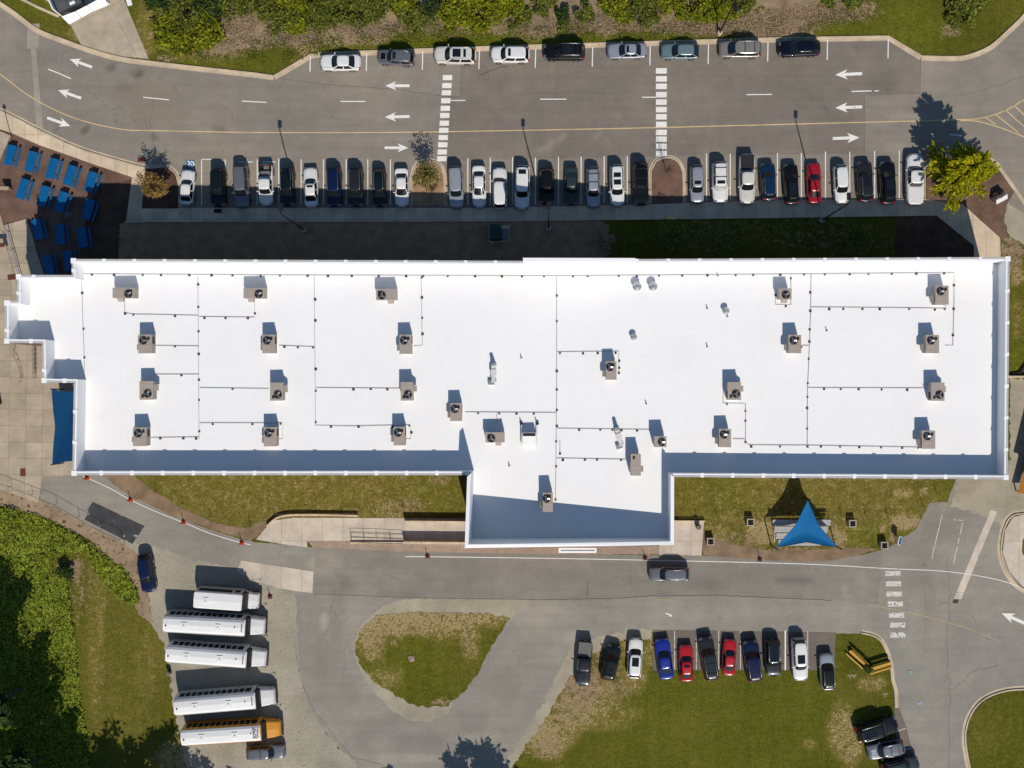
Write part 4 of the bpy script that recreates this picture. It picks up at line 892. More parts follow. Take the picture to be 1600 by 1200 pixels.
def car_meshes(kind, bed=None):
    key = (kind, bed)
    if key in CARM: return CARM[key]
    sp = SPEC[kind]; L, W = sp['L'], sp['W']; d = {}
    skip = None
    if bed == 'open':
        bx0, bx1 = -L/2+.14, sp['rb']-.12
        def skip(i, k, rows):
            x = (rows[i][0][0]+rows[i+1][0][0])/2; m = len(rows[0]); zs = [rows[i][k][2], rows[i][(k+1)%m][2]]; ys = [abs(rows[i][k][1]), abs(rows[i][(k+1)%m][1])]
            return bx0 < x < bx1 and min(zs) > sp['belt']-.02 and max(ys) < .9*W/2*.97
    d['body'] = body_mesh(sp, skip)
    g = greenhouse(sp); d.update(g)
    hx = L/2; hz = sp['hood']
    d['headlight+'] = patch(sp, lambda c: c.x > hx*.86 and c.y > W*.25 and hz-.40 < c.z < hz-.02 and c.z > .5, .008, 'headlight'); d['headlight-'] = patch(sp, lambda c: c.x > hx*.86 and c.y < -W*.25 and hz-.40 < c.z < hz-.02 and c.z > .5, .008, 'headlight')
    tz = sp['trunk']
    d['taillight+'] = patch(sp, lambda c: c.x < -hx*.93 and c.y > W*.28 and tz-.38 < c.z < tz, .008, 'taillight'); d['taillight-'] = patch(sp, lambda c: c.x < -hx*.93 and c.y < -W*.28 and tz-.38 < c.z < tz, .008, 'taillight')
    wr = .34 if sp['H'] < 1.6 else .38
    M = Matrix.Rotation(math.pi/2, 4, 'X')
    d['tyre'] = MB().cyl((0,0,-.12), wr, .24, 24, M=M).mesh('wheel'); d['rim'] = MB().cyl((0,0,-.125), wr*.66, .25, 16, M=M).mesh('rim'); d['wr'] = wr
    arch = MB()
    b = MB(); b.cbox((0,0,0),(.13,.2,.13),None,.03); b.cbox((0,-.1,-.03),(.05,.12,.05)); d['mirror'] = b.mesh('mirror')
    d['grille'] = MB().cbox((hx-.015,0,.52),(.05,W*.52,.18)).cbox((hx-.03,0,.32),(.06,W*.6,.12)).mesh('grille')
    d['plate'] = MB().cbox((-hx-.005,0,.62),(.02,.34,.16)).mesh('number_plate')
    d['wiper'] = MB().tube([(sp['cowl']+.08,.42,sp['belt']+.03),(sp['cowl']-.02,-.1,sp['belt']+.07)],.012,4).tube([(sp['cowl']+.08,-.1,sp['belt']+.03),(sp['cowl']-.04,-.55,sp['belt']+.06)],.012,4).mesh('wiper')
    s_ = MB(); ww = W*.36
    def zt_at(x):
        rows = body_grid(sp); 
        for (a, b_) in zip(rows[:-1], rows[1:]):
            if a[0] <= x <= b_[0]: t = (x-a[0])/(b_[0]-a[0]); return a[2]+(b_[2]-a[2])*t
        return rows[-1][2]
    def seam(pts, w_=.02):
        b_ = MB(); P = [Vector(p) for p in pts]; n = len(P); vs = []
        for i, p in enumerate(P):
            dd = (P[min(i+1,n-1)]-P[max(i-1,0)]); dd.z = 0; dd.normalize(); nn = Vector((-dd.y, dd.x, 0))*w_/2; vs += [p+nn, p-nn]
        b_.add(vs, [(2*i, 2*i+1, 2*i+3, 2*i+2) for i in range(n-1)]); return b_
    xs = [sp['cowl']+.12+(hx*.92-sp['cowl']-.12)*t for t in (0,.25,.5,.75,1)]
    L_ = [(x, ww+.03*(1-i/4), zt_at(x)+.0295) for i, x in enumerate(xs)]; zf = zt_at(xs[-1]+.04)+.036
    d['seam'] = seam(L_+[(xs[-1]+.05, ww*.6, zf), (xs[-1]+.07, 0, zf+.003), (xs[-1]+.05, -ww*.6, zf)]+[(x, -y, z) for x, y, z in reversed(L_)]).mesh('hood_gap')
    if L/2+sp['rb'] > .45 and kind != 'pickup':
        x = sp['rb']-.1; T_ = [(x-(x+hx*.95)*t, ww, zt_at(x-(x+hx*.95)*t)+.031) for t in (0,.5,1)]
        d['seam2'] = seam(T_+[(T_[-1][0]-.02, 0, T_[-1][2]+.004)]+[(x_, -y, z) for x_, y, z in reversed(T_)]).mesh('trunk_gap')
    if bed:
        x0, x1 = -L/2+.10, sp['rb']-.10; yw = W/2*.86; zb = sp['belt']
        if bed == 'open':
            zf = zb-.45; b = MB(); vs = [(x0,-yw,zb+.03),(x1,-yw,zb+.03),(x1,yw,zb+.03),(x0,yw,zb+.03),(x0,-yw,zf),(x1,-yw,zf),(x1,yw,zf),(x0,yw,zf)]
            b.add(vs, [(4,5,6,7),(0,1,5,4),(1,2,6,5),(2,3,7,6),(3,0,4,7)]); b.box(x0+.02,-yw*.6,zf,x0+.05,-yw*.3,zf+.02)
            d['bed'] = b.mesh('cargo_bed'); b = MB(); b.cbox(((x0+x1)/2+.35,0,zf+.22),(.7,1.25,.4)); b.cbox(((x0+x1)/2-.55,.1,zf+.1),(.5,.7,.2)); d['cargo'] = b.mesh('toolbox')
        else:
            b = MB(); b.box(x0,-yw,zb-.02,x1,yw,zb+.075,None,.02)
            if bed == 'fold':
                for k in (1,2): xx = x0+(x1-x0)*k/3; b.box(xx-.015,-yw+.03,zb+.075,xx+.015,yw-.03,zb+.088)
            d['bedcover'] = b.mesh('bed_cover')
    CARM[key] = d; return d
def part(name, me, m, parent, loc=None, rot=None, sc_=None):
    o = link(name, me, m, parent)
    if loc: o.location = loc
    if rot: o.rotation_euler = rot
    if sc_: o.scale = sc_
    return o
def car(kind, cx, cy, heading, Lpx, Wpx, color, label, cat='car', sun=0, rails=None, bars=0, bed=None, bedm=None, shade=False, roofm=None, hood=None, group=None, rim=None, loc=None, z=.016):
    sp = SPEC[kind]; d = car_meshes(kind, bed); P = PAINT[color]
    p = V(cx, cy, .85); 
    name = {'sedan':'parked_car','coupe':'parked_car','hatch':'parked_car','suv':'parked_suv','bigsuv':'parked_suv','van':'minivan','pickup':'pickup_truck'}[kind]
    r = empty(name, (p.x, p.y, z), R(heading), label, cat, group)
    kx = Lpx/S*(H-1)/H/sp['L']; ky = Wpx/S*(H-1)/H/sp['W']; r.scale = (kx, ky, 1)
    part('body', d['body'], P, r); part('roof', d['roof'], PAINT[roofm] if roofm else P, r)
    part('windshield', d['windshield'], M_SHADE if shade else M_GL, r)
    part('rear_window', d['rear_window'], M_GL, r); part('side_window', d['left'], M_GL, r); part('side_window', d['right'], M_GL, r)
    for s_ in '+-': part('headlight', d['headlight'+s_], M_HEAD, r); part('taillight', d['taillight'+s_], M_TAIL, r)
    W2 = sp['W']/2; wr = d['wr']
    for sx in (1,-1):
        for sy in (1,-1):
            wh = part('wheel', d['tyre'], M_TYRE, r, (sx*sp['wb']/2+.05, sy*(W2-.115), wr)); part('rim', d['rim'], M_RIM, wh)
    for sy in (1,-1): part('mirror', d['mirror'], P, r, (sp['cowl']-.28, sy*(W2+.09), sp['belt']+.06), None, (1, sy, 1))
    part('grille', d['grille'], M_TRIM, r); part('number_plate', d['plate'], M_PLATE, r); part('wiper', d['wiper'], M_TRIM, r); part('hood_gap', d['seam'], M_TRIM, r)
    if 'seam2' in d: part('trunk_gap', d['seam2'], M_TRIM, r)
    zr = sp['H']-.065+.056; x0, x1 = sp['rr'], sp['rf']; rw = sp['rw']*W2
    if sun:  # (start, end) along the roof from the front, several allowed
        for (a, c) in (sun if isinstance(sun, list) else [sun]):
            xa, xb = x1+(x0-x1)*a, x1+(x0-x1)*c
            part('sunroof', MB().box(min(xa,xb), -rw*.66, zr-.03, max(xa,xb), rw*.66, zr+.016, None, .01).mesh('sunroof'), M_GL, r)
    if rails:
        for sy in (1,-1):
            me = MB().tube([(x1-.15, sy*rw*.9, zr-.03), (x1-.3, sy*rw*.92, zr+.05), (x0+.35, sy*rw*.92, zr+.05), (x0+.2, sy*rw*.9, zr-.03)], .025, 6).mesh('roof_rail'); part('roof_rail', me, M_RIM if rails == 'silver' else M_TRIM, r)
    for k in range(bars):
        xx = x1+(x0-x1)*(.38+.42*k/max(1, bars-1)); part('roof_bar', MB().box(xx-.035,-rw*.92,zr+.03,xx+.035,rw*.92,zr+.07).mesh('roof_bar'), M_TRIM if rails != 'silver' else M_TRIM, r)
    if bed == 'open': part('cargo_bed', d['bed'], M_TRIM, r); part('toolbox', d['cargo'], surf('box_grey', (.16,.15,.14), .1), r)
    elif bed: part('bed_cover', d['bedcover'], bedm, r)
    if hood: part('hood_panel', MB().box(sp['cowl']+.3, -W2*.42, sp['hood']+.02, sp['L']/2*.82, W2*.42, sp['belt']+.045, None, .02).mesh('hood_panel'), PAINT[hood], r)
    return r
N_, S_, W_, E_ = 90, -90, 180, 0
GR = 'vehicles in the long row beside the building'
ROW = [ # kind, x centre, y top, y bottom, width px, heading, colour, extras, words
 ('coupe',292,264,320,24,N_-4,'white',dict(),'small white car beside the blue accessible bay'),
 ('bigsuv',341,263,323,26,S_+1,'ink',dict(rails='black'),'black SUV, second vehicle from the west end of the long row'),
 ('bigsuv',377,257,325,26,S_+3,'pewter',dict(rails='black'),'long grey SUV left of the white pickup with the open bed'),
 ('pickup',415.5,256,322,25,S_+1,'white',dict(bed='open'),'white crew cab pickup with an open loaded bed'),
 ('bigsuv',449,262,323,25,S_+1,'ink',dict(rails='silver'),'black SUV with silver rails right of the open-bed white pickup'),
 ('sedan',485.5,260,324,24,N_+2,'white',dict(sun=(.08,.3)),'white sedan with a small sunroof, in the western third of the row'),
 ('bigsuv',522,262,324,26,S_+1,'royal',dict(rails='silver'),'dark blue SUV with bright roof rails right of the white sunroof sedan'),
 ('bigsuv',556,262,324,26,S_+1,'grey',dict(rails='silver'),'charcoal SUV with bright roof rails beside the dark blue one'),
 ('suv',593,263,324,23,S_+1,'ink',dict(rails='silver',sun=(.1,.42)),'narrow black SUV with glass roof, second left of the middle island'),
 ('sedan',627.5,262,324,24,S_+1,'white',dict(),'white sedan parked right against the shrub island on its left'),
 ('bigsuv',712.5,259,326,25,S_+2,'silver',dict(),'silver SUV parked directly right of the shrub island'),
 ('sedan',748.5,258,325,24,S_+1,'white',dict(),'white sedan second from the right side of the shrub island'),
 ('bigsuv',781,261,327,25,N_,'white',dict(),'white long-roofed SUV nosed out, left of the white SUV with sunroof'),
 ('bigsuv',816,258,328,26,S_-1,'white',dict(sun=(.72,.92)),'white SUV half shaded by the roof, in front of the lamp shadow'),
 ('suv',854,262,319,26,S_-1,'black',dict(),'black SUV wholly in shade beside the middle lamp'),
 ('sedan',892.5,260,321,23,S_-1,'dteal',dict(),'dark grey-green sedan wholly parked in shade right of the black SUV'),
 ('suv',927,260,325,24,S_+1,'silver',dict(rails='black',bars=2),'silver-blue SUV with roof bars in the middle of the row'),
 ('bigsuv',964,257,323,25,S_+1,'white',dict(sun=[(.18,.42),(.52,.74)],rails='black'),'white SUV with two dark sunroofs'),
 ('bigsuv',1001,253,321,27,S_+1,'black',dict(rails='black',bars=2),'large black SUV parked against the mulch island on its left'),
 ('suv',1089,257,318,24,S_+1,'silver',dict(sun=(.1,.3)),'silver SUV with a sunroof directly right of the mulch island'),
 ('bigsuv',1125,252,317,27,S_+1,'white',dict(sun=(.06,.22),bars=2,rails='black',shade=True),'white SUV with a silver sunshade in its windshield'),
 ('pickup',1167,240,320,27,S_,'cream',dict(bed='fold',bedm='k'),'long off-white pickup with a black folding bed cover'),
 ('suv',1200.5,254,313,26,N_+3,'petrol',dict(rails='silver'),'deep blue SUV facing out beside the pickup with the black bed cover'),
 ('suv',1236.5,255,319,25,N_+3,'black',dict(sun=(.2,.8)),'black SUV with a glass roof left of the crimson car'),
 ('sedan',1272.5,253,318,24,N_+2,'crimson',dict(),'crimson sedan, the only red car in the long row'),
 ('suv',1314.5,257,318,25,S_+3,'white',dict(),'white hatchback-like SUV between the crimson car and the dark grey SUV'),
 ('suv',1352,251,315,26,N_+3,'grey',dict(rails='silver',sun=(.08,.55)),'dark grey SUV with silver rails and a glass roof near the east end'),
 ('suv',1387.5,251,319,26,N_+2,'black',dict(sun=(.1,.6)),'black SUV next to the big white pickup at the east end'),
 ('pickup',1429.5,239,320,29,N_,'white',dict(bed='hard',bedm='w'),'big white pickup with a white bed lid at the east end of the long row'),
]
BM = {'k': M_TONK, 'w': PAINT['white'], 'g': M_TONN}
for (kd, cx, y0, y1, wp, hd, colr, ex, words) in ROW:
    ex = dict(ex)
    if 'bedm' in ex: ex['bedm'] = BM[ex['bedm']]
    cat = 'pickup truck' if kd == 'pickup' else ('car' if kd in ('sedan','coupe','hatch') else 'suv')
    car(kd, cx, (y0+y1)/2, hd, y1-y0-1, wp-2, colr, words, cat, group=GR, **ex)
GT = 'cars parked along the north kerb'
for (kd, cx, cy, hd, lp, wp, colr, ex, words) in [
 ('sedan',531.5,97,W_,64,25,'white',{},'white sedan, westernmost of the cars along the north kerb'),
 ('suv',619,90,W_-4,58,23,'pewter',dict(hood='black',sun=(.05,.22),rails='silver'),'grey SUV with a black hood stripe parked slightly askew at the north kerb'),
 ('suv',711,86,W_-1,66,27,'cream',dict(sun=[(.1,.5),(.62,.75)],rails='silver'),'pearl white SUV with two roof windows at the north kerb'),
 ('suv',797,85,W_,61,25,'white',dict(sun=(.1,.25)),'white SUV with one small sunroof at the north kerb'),
 ('bigsuv',881.5,81,W_,65,26,'black',dict(sun=(.15,.6),rails='silver',bars=3),'black SUV with rails and roof bars at the north kerb'),
 ('sedan',979.5,79,W_+1,61,24,'silver',dict(sun=(.08,.35)),'silver sedan with a sunroof at the north kerb'),
 ('hatch',1063,80,W_,60,24,'teal',{},'pale teal hatchback at the north kerb'),
 ('van',1156.5,77,W_,66,26,'champagne',dict(bars=2,rails='silver'),'champagne minivan with two roof bars at the north kerb'),
 ('hatch',1249,75,W_+2,65,25,'navy',{},'navy blue hatchback, easternmost of the cars along the north kerb')]:
    car(kd, cx, cy, hd, lp, wp, colr, words, {'suv':'suv','bigsuv':'suv','van':'minivan'}.get(kd,'car'), group=GT, **ex)
GS = 'cars nosed onto the south lawn'
for (kd, x0, y0, x1, y1, wp, front, colr, ex, words) in [  # (x0,y0) north end of its axis, (x1,y1) south end
 ('pickup',915,1001,909.5,1072,25,'S','grey',dict(bed='hard',bedm=BM['g']),'grey pickup with a taupe bed cover, westernmost on the south lawn'),
 ('suv',961,1007,948,1063,25,'N','ink',dict(sun=[(.45,.62),(.7,.88)]),'black SUV parked askew on bare soil beside the grey pickup'),
 ('suv',994,996,990.5,1060,24,'N','white',dict(sun=(.1,.55)),'white SUV with a glass roof, left of the bright blue sedan'),
 ('sedan',1034,997,1042,1062,25,'N','blue',{},'bright blue sedan on the south lawn'),
 ('coupe',1071.5,1007,1073,1065,23,'N','red',dict(sun=(.15,.42)),'red car with a sunroof right of the bright blue sedan'),
 ('bigsuv',1101.5,994,1113,1063,25,'N','grey',dict(bars=2,rails='silver'),'charcoal SUV with roof bars between the two red cars'),
 ('sedan',1141.5,998,1138,1056,22,'N','red',{},'plain-roofed red car right of the charcoal SUV'),
 ('bigsuv',1172,1000,1180,1065,26,'N','royal',dict(rails='silver'),'dark blue SUV with bright rails, right of the plain-roofed red car'),
 ('suv',1207,998,1209,1057,26,'S','grey',dict(rails='silver',sun=(.05,.9)),'dark grey SUV with a black roof facing the lawn'),
 ('bigsuv',1248,997,1251,1064,25,'S','white',dict(sun=(.1,.5)),'white SUV with a big sunroof facing the south lawn'),
 ('suv',1291,1020,1294.5,1078,24,'N','silver',dict(roofm='black',rails='silver'),'silver SUV with a black roof, easternmost on the south lawn')]:
    hd = math.degrees(math.atan2(-(y0-y1), x0-x1)); hd = math.degrees(math.atan2((y1-y0), (x0-x1)))
    if front == 'S': hd += 180
    car(kd, (x0+x1)/2, (y0+y1)/2, hd, math.dist((x0,y0),(x1,y1))-1, wp-1, colr, words, {'suv':'suv','bigsuv':'suv','pickup':'pickup truck'}.get(kd,'car'), group=GS, **ex)
car('suv',229,896,S_+8,60,23,'royal','deep blue SUV alone at the west edge of the gravel lot','suv')
car('suv',1045.5,897,W_,63,22,'pewter','grey SUV driving along the road south of the building','suv',rails='silver')
car('suv',415,1175.5,E_+3,60,22,'pewter','grey car tucked below the yellow bus','suv',bars=1)
car('bigsuv',1370,1139,E_+17,67,28,'black','large black SUV at the top of the side bays','suv',rails='silver',sun=(.3,.9))
car('suv',1384,1171,W_+11,58,25,'pewter','silver SUV facing west in the side bays below the black SUV','suv',bars=2,rails='silver',hood='silver')
car('suv',1407,1198,E_+14,60,24,'dteal','dark SUV at the bottom edge of the side bays','suv')
# ---------------- buses
M_BUSW = paint('white_bus_paint', (.66,.66,.64), 0, .4); M_BUSY = paint('yellow_bus_paint', (.62,.26,.012), 0, .35); M_BUSR = surf('white_bus_roof', (.74,.74,.72), .04, .5, 3, rough=.45, obj=True)
M_BGREY = surf('bus_grey_band', (.32,.33,.35), .06, 1, 3, rough=.5, obj=True)
def bus(rear, front, pm, label, Wd=2.24, number=None, nwin=12, short=False):
    p = V(*rear, 2.9); q = V(*front, 1.4); p.z = q.z = 0; d = q-p; Lt = d.length; ang = math.atan2(d.y, d.x)
    r = empty('shuttle_bus' if short else 'school_bus', (p.x, p.y, .016), ang, label, 'bus', 'buses in the gravel lot')
    hood = 1.95 if not short else 1.6; LB = Lt-hood; w2 = Wd/2+.1
    # body: lofted section, straight sides leaning in above the sill, rounded shoulders
    if short: sec = [(w2+.06,.4),(w2+.05,1.3),(w2-.14,2.5),(w2-.2,2.64),(w2-.3,2.72),(0,2.8)]
    else: sec = [(w2+.08,.45),(w2+.08,1.2),(w2+.03,1.42),(w2-.19,2.36),(w2-.25,2.5),(w2-.36,2.72),(w2-.6,2.88),(0,2.96)]
    def secfull(k=1.0, dz=0): return [(y*k, z+dz) for y, z in sec]+[(-y*k, z+dz) for y, z in reversed(sec[:-1])]
    xs = [(0,.93,-.05),(.12,.985,-.01),(.3,1,0),(LB-.5,1,0),(LB-.12,.98,-.02),(LB,.93,-.07)]
    body = MB(); roofm = MB(); rows = [[(x, y, z) for y, z in secfull(k, 0)] for x, k, dz in xs]; m = len(rows[0]); ns = len(sec)
    rs = 5 if not short else 3
    for i in range(len(xs)-1):
        for k in range(m-1):
            tgt = roofm if (rs <= k < m-1-rs) else body
            tgt.add([rows[i][k], rows[i][k+1], rows[i+1][k+1], rows[i+1][k]][::-1], [(3,2,1,0)], True)
    body.add(rows[0], [tuple(range(m))[::-1]]); body.add(rows[-1], [tuple(range(m))])
    body.build('body', pm, r); roofm.build('roof', M_BUSR, r)
    # windows
    for sg in (-1, 1):
        if short:
            b = MB(); z0, z1 = 1.55, 2.4; b.add([(.35,sg*(w2+.02),z0),(LB-1.3,sg*(w2+.02),z0),(LB-1.3,sg*(w2-.115),z1),(.35,sg*(w2-.115),z1)], [(0,1,2,3)] if sg < 0 else [(3,2,1,0)])
            b.build('window', M_GL, r); b = MB(); b.add([(LB-1.0,sg*(w2+.035),z0-.1),(LB-.35,sg*(w2+.035),z0-.1),(LB-.45,sg*(w2-.1),z1-.1),(LB-1.0,sg*(w2-.1),z1-.1)], [(0,1,2,3)] if sg < 0 else [(3,2,1,0)]); b.build('window', M_GL, r)
        else:
            pitch = (LB-1.0)/nwin
            for k in range(nwin):
                xa = .45+k*pitch; xb = xa+pitch*.85; xb = xb if k < nwin-1 else xb+.12
                def yy(z): return sg*(w2+.03-(z-1.42)/.94*.22+.012)
                za, zb = 1.46, 2.34
                MB().add([(xa,yy(za),za),(xb,yy(za),za),(xb,yy(zb),zb),(xa,yy(zb),zb)], [(0,1,2,3)] if sg < 0 else [(3,2,1,0)]).build('window', M_GL, r)
            b = MB()
            for zz in (.62,.95,1.28): b.box(.1, min(sg*(w2+.08), sg*(w2+.105)), zz, LB-.5, max(sg*(w2+.08), sg*(w2+.105)), zz+.05)
            b.build('rub_rail', M_TRIM if pm is M_BUSY else M_BGREY, r)
    # bonnet
    hw = .98 if not short else .92; hb = MB(); z0h = 1.70 if not short else 1.38
    prof = [(0,1.04,z0h+.02),(.5,1.04,z0h),(hood*.75,.95,z0h-.12),(hood*.93,.90,z0h-.28),(hood,.82,z0h-.5)]
    rr = []
    for (x, k, zt) in prof:
        h_ = hw*k; rr.append([(LB+x,h_*1.06,.45),(LB+x,h_*1.08,.9),(LB+x,h_*.98,zt-.12),(LB+x,h_*.82,zt),(LB+x,0,zt+.05),(LB+x,-h_*.82,zt),(LB+x,-h_*.98,zt-.12),(LB+x,-h_*1.08,.9),(LB+x,-h_*1.06,.45)])
    for i in range(len(rr)-1):
        for k in range(8): hb.add([rr[i][k], rr[i+1][k], rr[i+1][k+1], rr[i][k+1]], [(0,1,2,3)], True)
    hb.add(rr[-1], [tuple(range(9))]); hb.build('hood', pm, r)
    MB().add([(LB-.02,-w2*.78,2.7),(LB-.02,w2*.78,2.7),(LB+.46,w2*.8,1.76 if not short else 1.45),(LB+.46,-w2*.8,1.76 if not short else 1.45)], [(3,2,1,0)]).add([(LB-.02,w2*.78,2.7),(LB-.05,w2*.93,2.5),(LB+.0,w2*1.0,1.4),(LB+.46,w2*.8,1.45)], [(3,2,1,0)]).add([(LB-.02,-w2*.78,2.7),(LB-.05,-w2*.93,2.5),(LB+.0,-w2*1.0,1.4),(LB+.46,-w2*.8,1.45)], [(0,1,2,3)]).build('windshield', M_GL, r)
    MB().box(LB-.04, -w2*.76, 2.68, LB+.08, w2*.76, 2.76).build('visor', pm, r)
    MB().box(LB+hood-.03,-1.0,.45,LB+hood+.14,1.0,.72).build('bumper', M_TRIM, r); MB().box(-.14,-1.05,.45,.02,1.05,.7).build('bumper', M_TRIM, r)
    for sg in (-1,1):
        MB().cyl((LB+hood*.86, sg*hw*.82, .92), .12, .2, 12).build('headlight', M_HEAD, r)
        MB().box(LB+.12,min(sg*(w2-.1),sg*(w2+.22)),1.9,LB+.16,max(sg*(w2-.1),sg*(w2+.22)),1.93).box(LB+.1,min(sg*(w2+.12),sg*(w2+.26)),1.6,LB+.17,max(sg*(w2+.12),sg*(w2+.26)),1.95).build('mirror', M_TRIM, r)
        MB().tube([(LB+.9,sg*.8,1.5),(LB+hood+.1,sg*1.0,1.45)], .015, 5).cyl((LB+hood+.1,sg*1.0,1.3), .06, .2, 8).build('mirror_arm', M_TRIM, r)
        M = Matrix.Rotation(math.pi/2, 4, 'X')
        for x in (LB*.3, LB+hood*.5):
            wh = MB().cyl((0,0,-.16), .5, .32, 24, M=M).build('wheel', M_TYRE, r); wh.location = (x, sg*(w2-.12 if x < LB else .85), .5)
            MB().cyl((0,0,-.17), .3, .34, 16, M=M).build('rim', M_RIM, wh)
    # roof fittings
    zt = sec[-1][1]
    for x in ((LB*.26, LB*.68) if not short else (LB*.25,)):
        MB().box(x-.34,-.34,zt-.03,x+.34,.34,zt+.035,None,.03).build('roof_hatch', M_BUSR, r)
        MB().cyl((x,0,zt+.035),.09,.03,10).build('hatch_knob', M_BGREY, r)
    if not short:
        MB().cyl((.35,-.15,zt-.05),.09,.12,10).build('strobe_light', M_TRIM, r); MB().box(LB*.88,-.02,zt-.02,LB*.89,.14,zt+.06).build('antenna', M_TRIM, r)
        MB().box(LB-.33,-.45,zt-.05,LB-.2,.45,zt+.04).build('marker_lights', surf('amber_lights', (.3,.2,.16), .2), r)
    if number:
        cu = bpy.data.curves.new('t', 'FONT'); cu.body = number; cu.size = .6; cu.align_x = 'CENTER'; cu.align_y = 'CENTER'; cu.extrude = .004; cu.offset = .006
        to = bpy.data.objects.new('t', cu); COL.objects.link(to); dg = bpy.context.evaluated_depsgraph_get(); me = bpy.data.meshes.new_from_object(to.evaluated_get(dg)); bpy.data.objects.remove(to)
        no = link('roof_number', me, M_TRIM, r); no.location = (LB-.6, 0, zt+.012); no.rotation_euler = (0,0,R(90))
        MB().box(-.03,-w2*.7,2.5,.03,w2*.7,2.75).build('rear_lights', M_TAIL, r)
    return r
bus((302,937),(403.5,940),M_BUSW,'short white shuttle bus, northernmost of the parked buses',2.1,short=True)
bus((254.5,975),(413,979),M_BUSW,'long white bus just below the short shuttle bus')
bus((258.5,1022.5),(415,1029),M_BUSW,'long white bus second below the shuttle, above the gap in the row')
bus((271.5,1106),(429,1088),M_BUSW,'long white bus just above the yellow bus')
bus((282.5,1154),(438,1138),M_BUSY,'yellow school bus with a white roof numbered 3297',number='3297')
# ---------------- foliage
def leaf_mat(name, stops, transl=.25):
    m, t, b = newmat(name); gi = nd(t, 'ShaderNodeNewGeometry'); p = gi.outputs['Position']
    c = ramp(t, gi.outputs['Random Per Island'], stops)
    n = noise_n(t, p, .8, 4, .6); c = mixc(t, 1.0, c, ramp(t, n, [(.3,.7),(.7,1.2)]), 'MULTIPLY')
    t.links.new(c, b.inputs['Base Color']); b.inputs['Roughness'].default_value = .65; b.inputs['Specular IOR Level'].default_value = .1
    tr = nd(t, 'ShaderNodeBsdfTranslucent'); t.links.new(c, tr.inputs[0]); mx = nd(t, 'ShaderNodeMixShader'); mx.inputs[0].default_value = transl
    t.links.new(b.outputs[0], mx.inputs[1]); t.links.new(tr.outputs[0], mx.inputs[2]); t.links.new(mx.outputs[0], t.nodes['Material Output'].inputs[0]); return m
L_VINE = leaf_mat('vine_leaves', [(0,(.085,.115,.006)),(.5,(.20,.26,.014)),(1,(.46,.50,.08))], .35)
L_DARK = leaf_mat('dark_leaves', [(0,(.018,.034,.009)),(.6,(.032,.055,.013)),(1,(.055,.085,.02))], .15)
L_BUSH = leaf_mat('bush_leaves', [(0,(.05,.066,.010)),(.5,(.11,.135,.018)),(1,(.24,.25,.045))])
L_BRIGHT = leaf_mat('bright_leaves', [(0,(.06,.08,.005)),(.5,(.165,.19,.010)),(1,(.36,.36,.022))], .3)
L_OLIVE = leaf_mat('olive_leaves', [(0,(.08,.08,.022)),(.5,(.14,.13,.03)),(1,(.24,.21,.06))])
L_YEL = leaf_mat('yellow_green_leaves', [(0,(.08,.10,.004)),(.5,(.33,.33,.006)),(1,(.70,.62,.015))], .4)
L_ORNG = leaf_mat('autumn_leaves', [(0,(.12,.075,.025)),(.5,(.26,.16,.045)),(1,(.40,.26,.08))])
L_DRY = leaf_mat('dry_brush', [(0,(.16,.11,.07)),(.5,(.31,.225,.145)),(1,(.52,.41,.27))], .15)
L_STRAW = leaf_mat('straw_tufts', [(0,(.25,.17,.07)),(1,(.62,.47,.24))], .1)
M_BARK = surf('bark', (.09,.07,.055), .3, 2, 9, bump=.6)
def quads(C, size, up=.45, asp=1.7, rng=RNG, dirs=None):
    """leaf quads at centres C (n,3) with random headings, tilted around the vertical by up"""
    n = len(C); nrm = rng.normal(size=(n,3)); nrm[:,2] = np.abs(nrm[:,2]); nrm = nrm*(1-up)+np.array([0,0,up*2.2]); nrm /= np.linalg.norm(nrm, axis=1)[:,None]
    a = rng.normal(size=(n,3)) if dirs is None else dirs+rng.normal(size=(n,3))*.35
    a -= (a*nrm).sum(1)[:,None]*nrm; a /= np.linalg.norm(a, axis=1)[:,None]; b_ = np.cross(nrm, a)
    s_ = (np.asarray(size)*rng.uniform(.6,1.3,n))[:,None]
    v = np.stack([C-a*s_*asp*.5, C-b_*s_*.42, C+a*s_*asp*.5, C+b_*s_*.42], 1)
    return v.reshape(-1,3)
def leaves(name, Vv, m, parent=None):
    n = len(Vv)//4; me = bpy.data.meshes.new(name); me.vertices.add(n*4); me.vertices.foreach_set('co', Vv.astype(np.float32).ravel())
    me.loops.add(n*4); me.loops.foreach_set('vertex_index', np.arange(n*4, dtype=np.int32)); me.polygons.add(n)
    me.polygons.foreach_set('loop_start', np.arange(0, n*4, 4, dtype=np.int32)); me.update(calc_edges=True)
    return link(name, me, m, parent)
def clumps(c, r, h, n_cl, n_leaf, cr, rng=RNG, shape=.5):
    """leaf centres gathered in clumps near the shell of a crown"""
    u = rng.normal(size=(n_cl,3)); u /= np.linalg.norm(u, axis=1)[:,None]; u[:,2] = np.abs(u[:,2])*.95-.2
    rad = rng.uniform(shape, 1.0, n_cl)[:,None]; cc = np.array(c)+u*rad*np.array([r, r, h])
    w_ = rng.uniform(.6,1.3,n_cl); idx = rng.integers(0, n_cl, n_leaf)
    d = rng.normal(size=(n_leaf,3)); d /= np.linalg.norm(d, axis=1)[:,None]; d *= (rng.uniform(0,1,n_leaf)**.5)[:,None]
    return cc[idx]+d*(cr*w_[idx])[:,None]*np.array([1,1,.65])
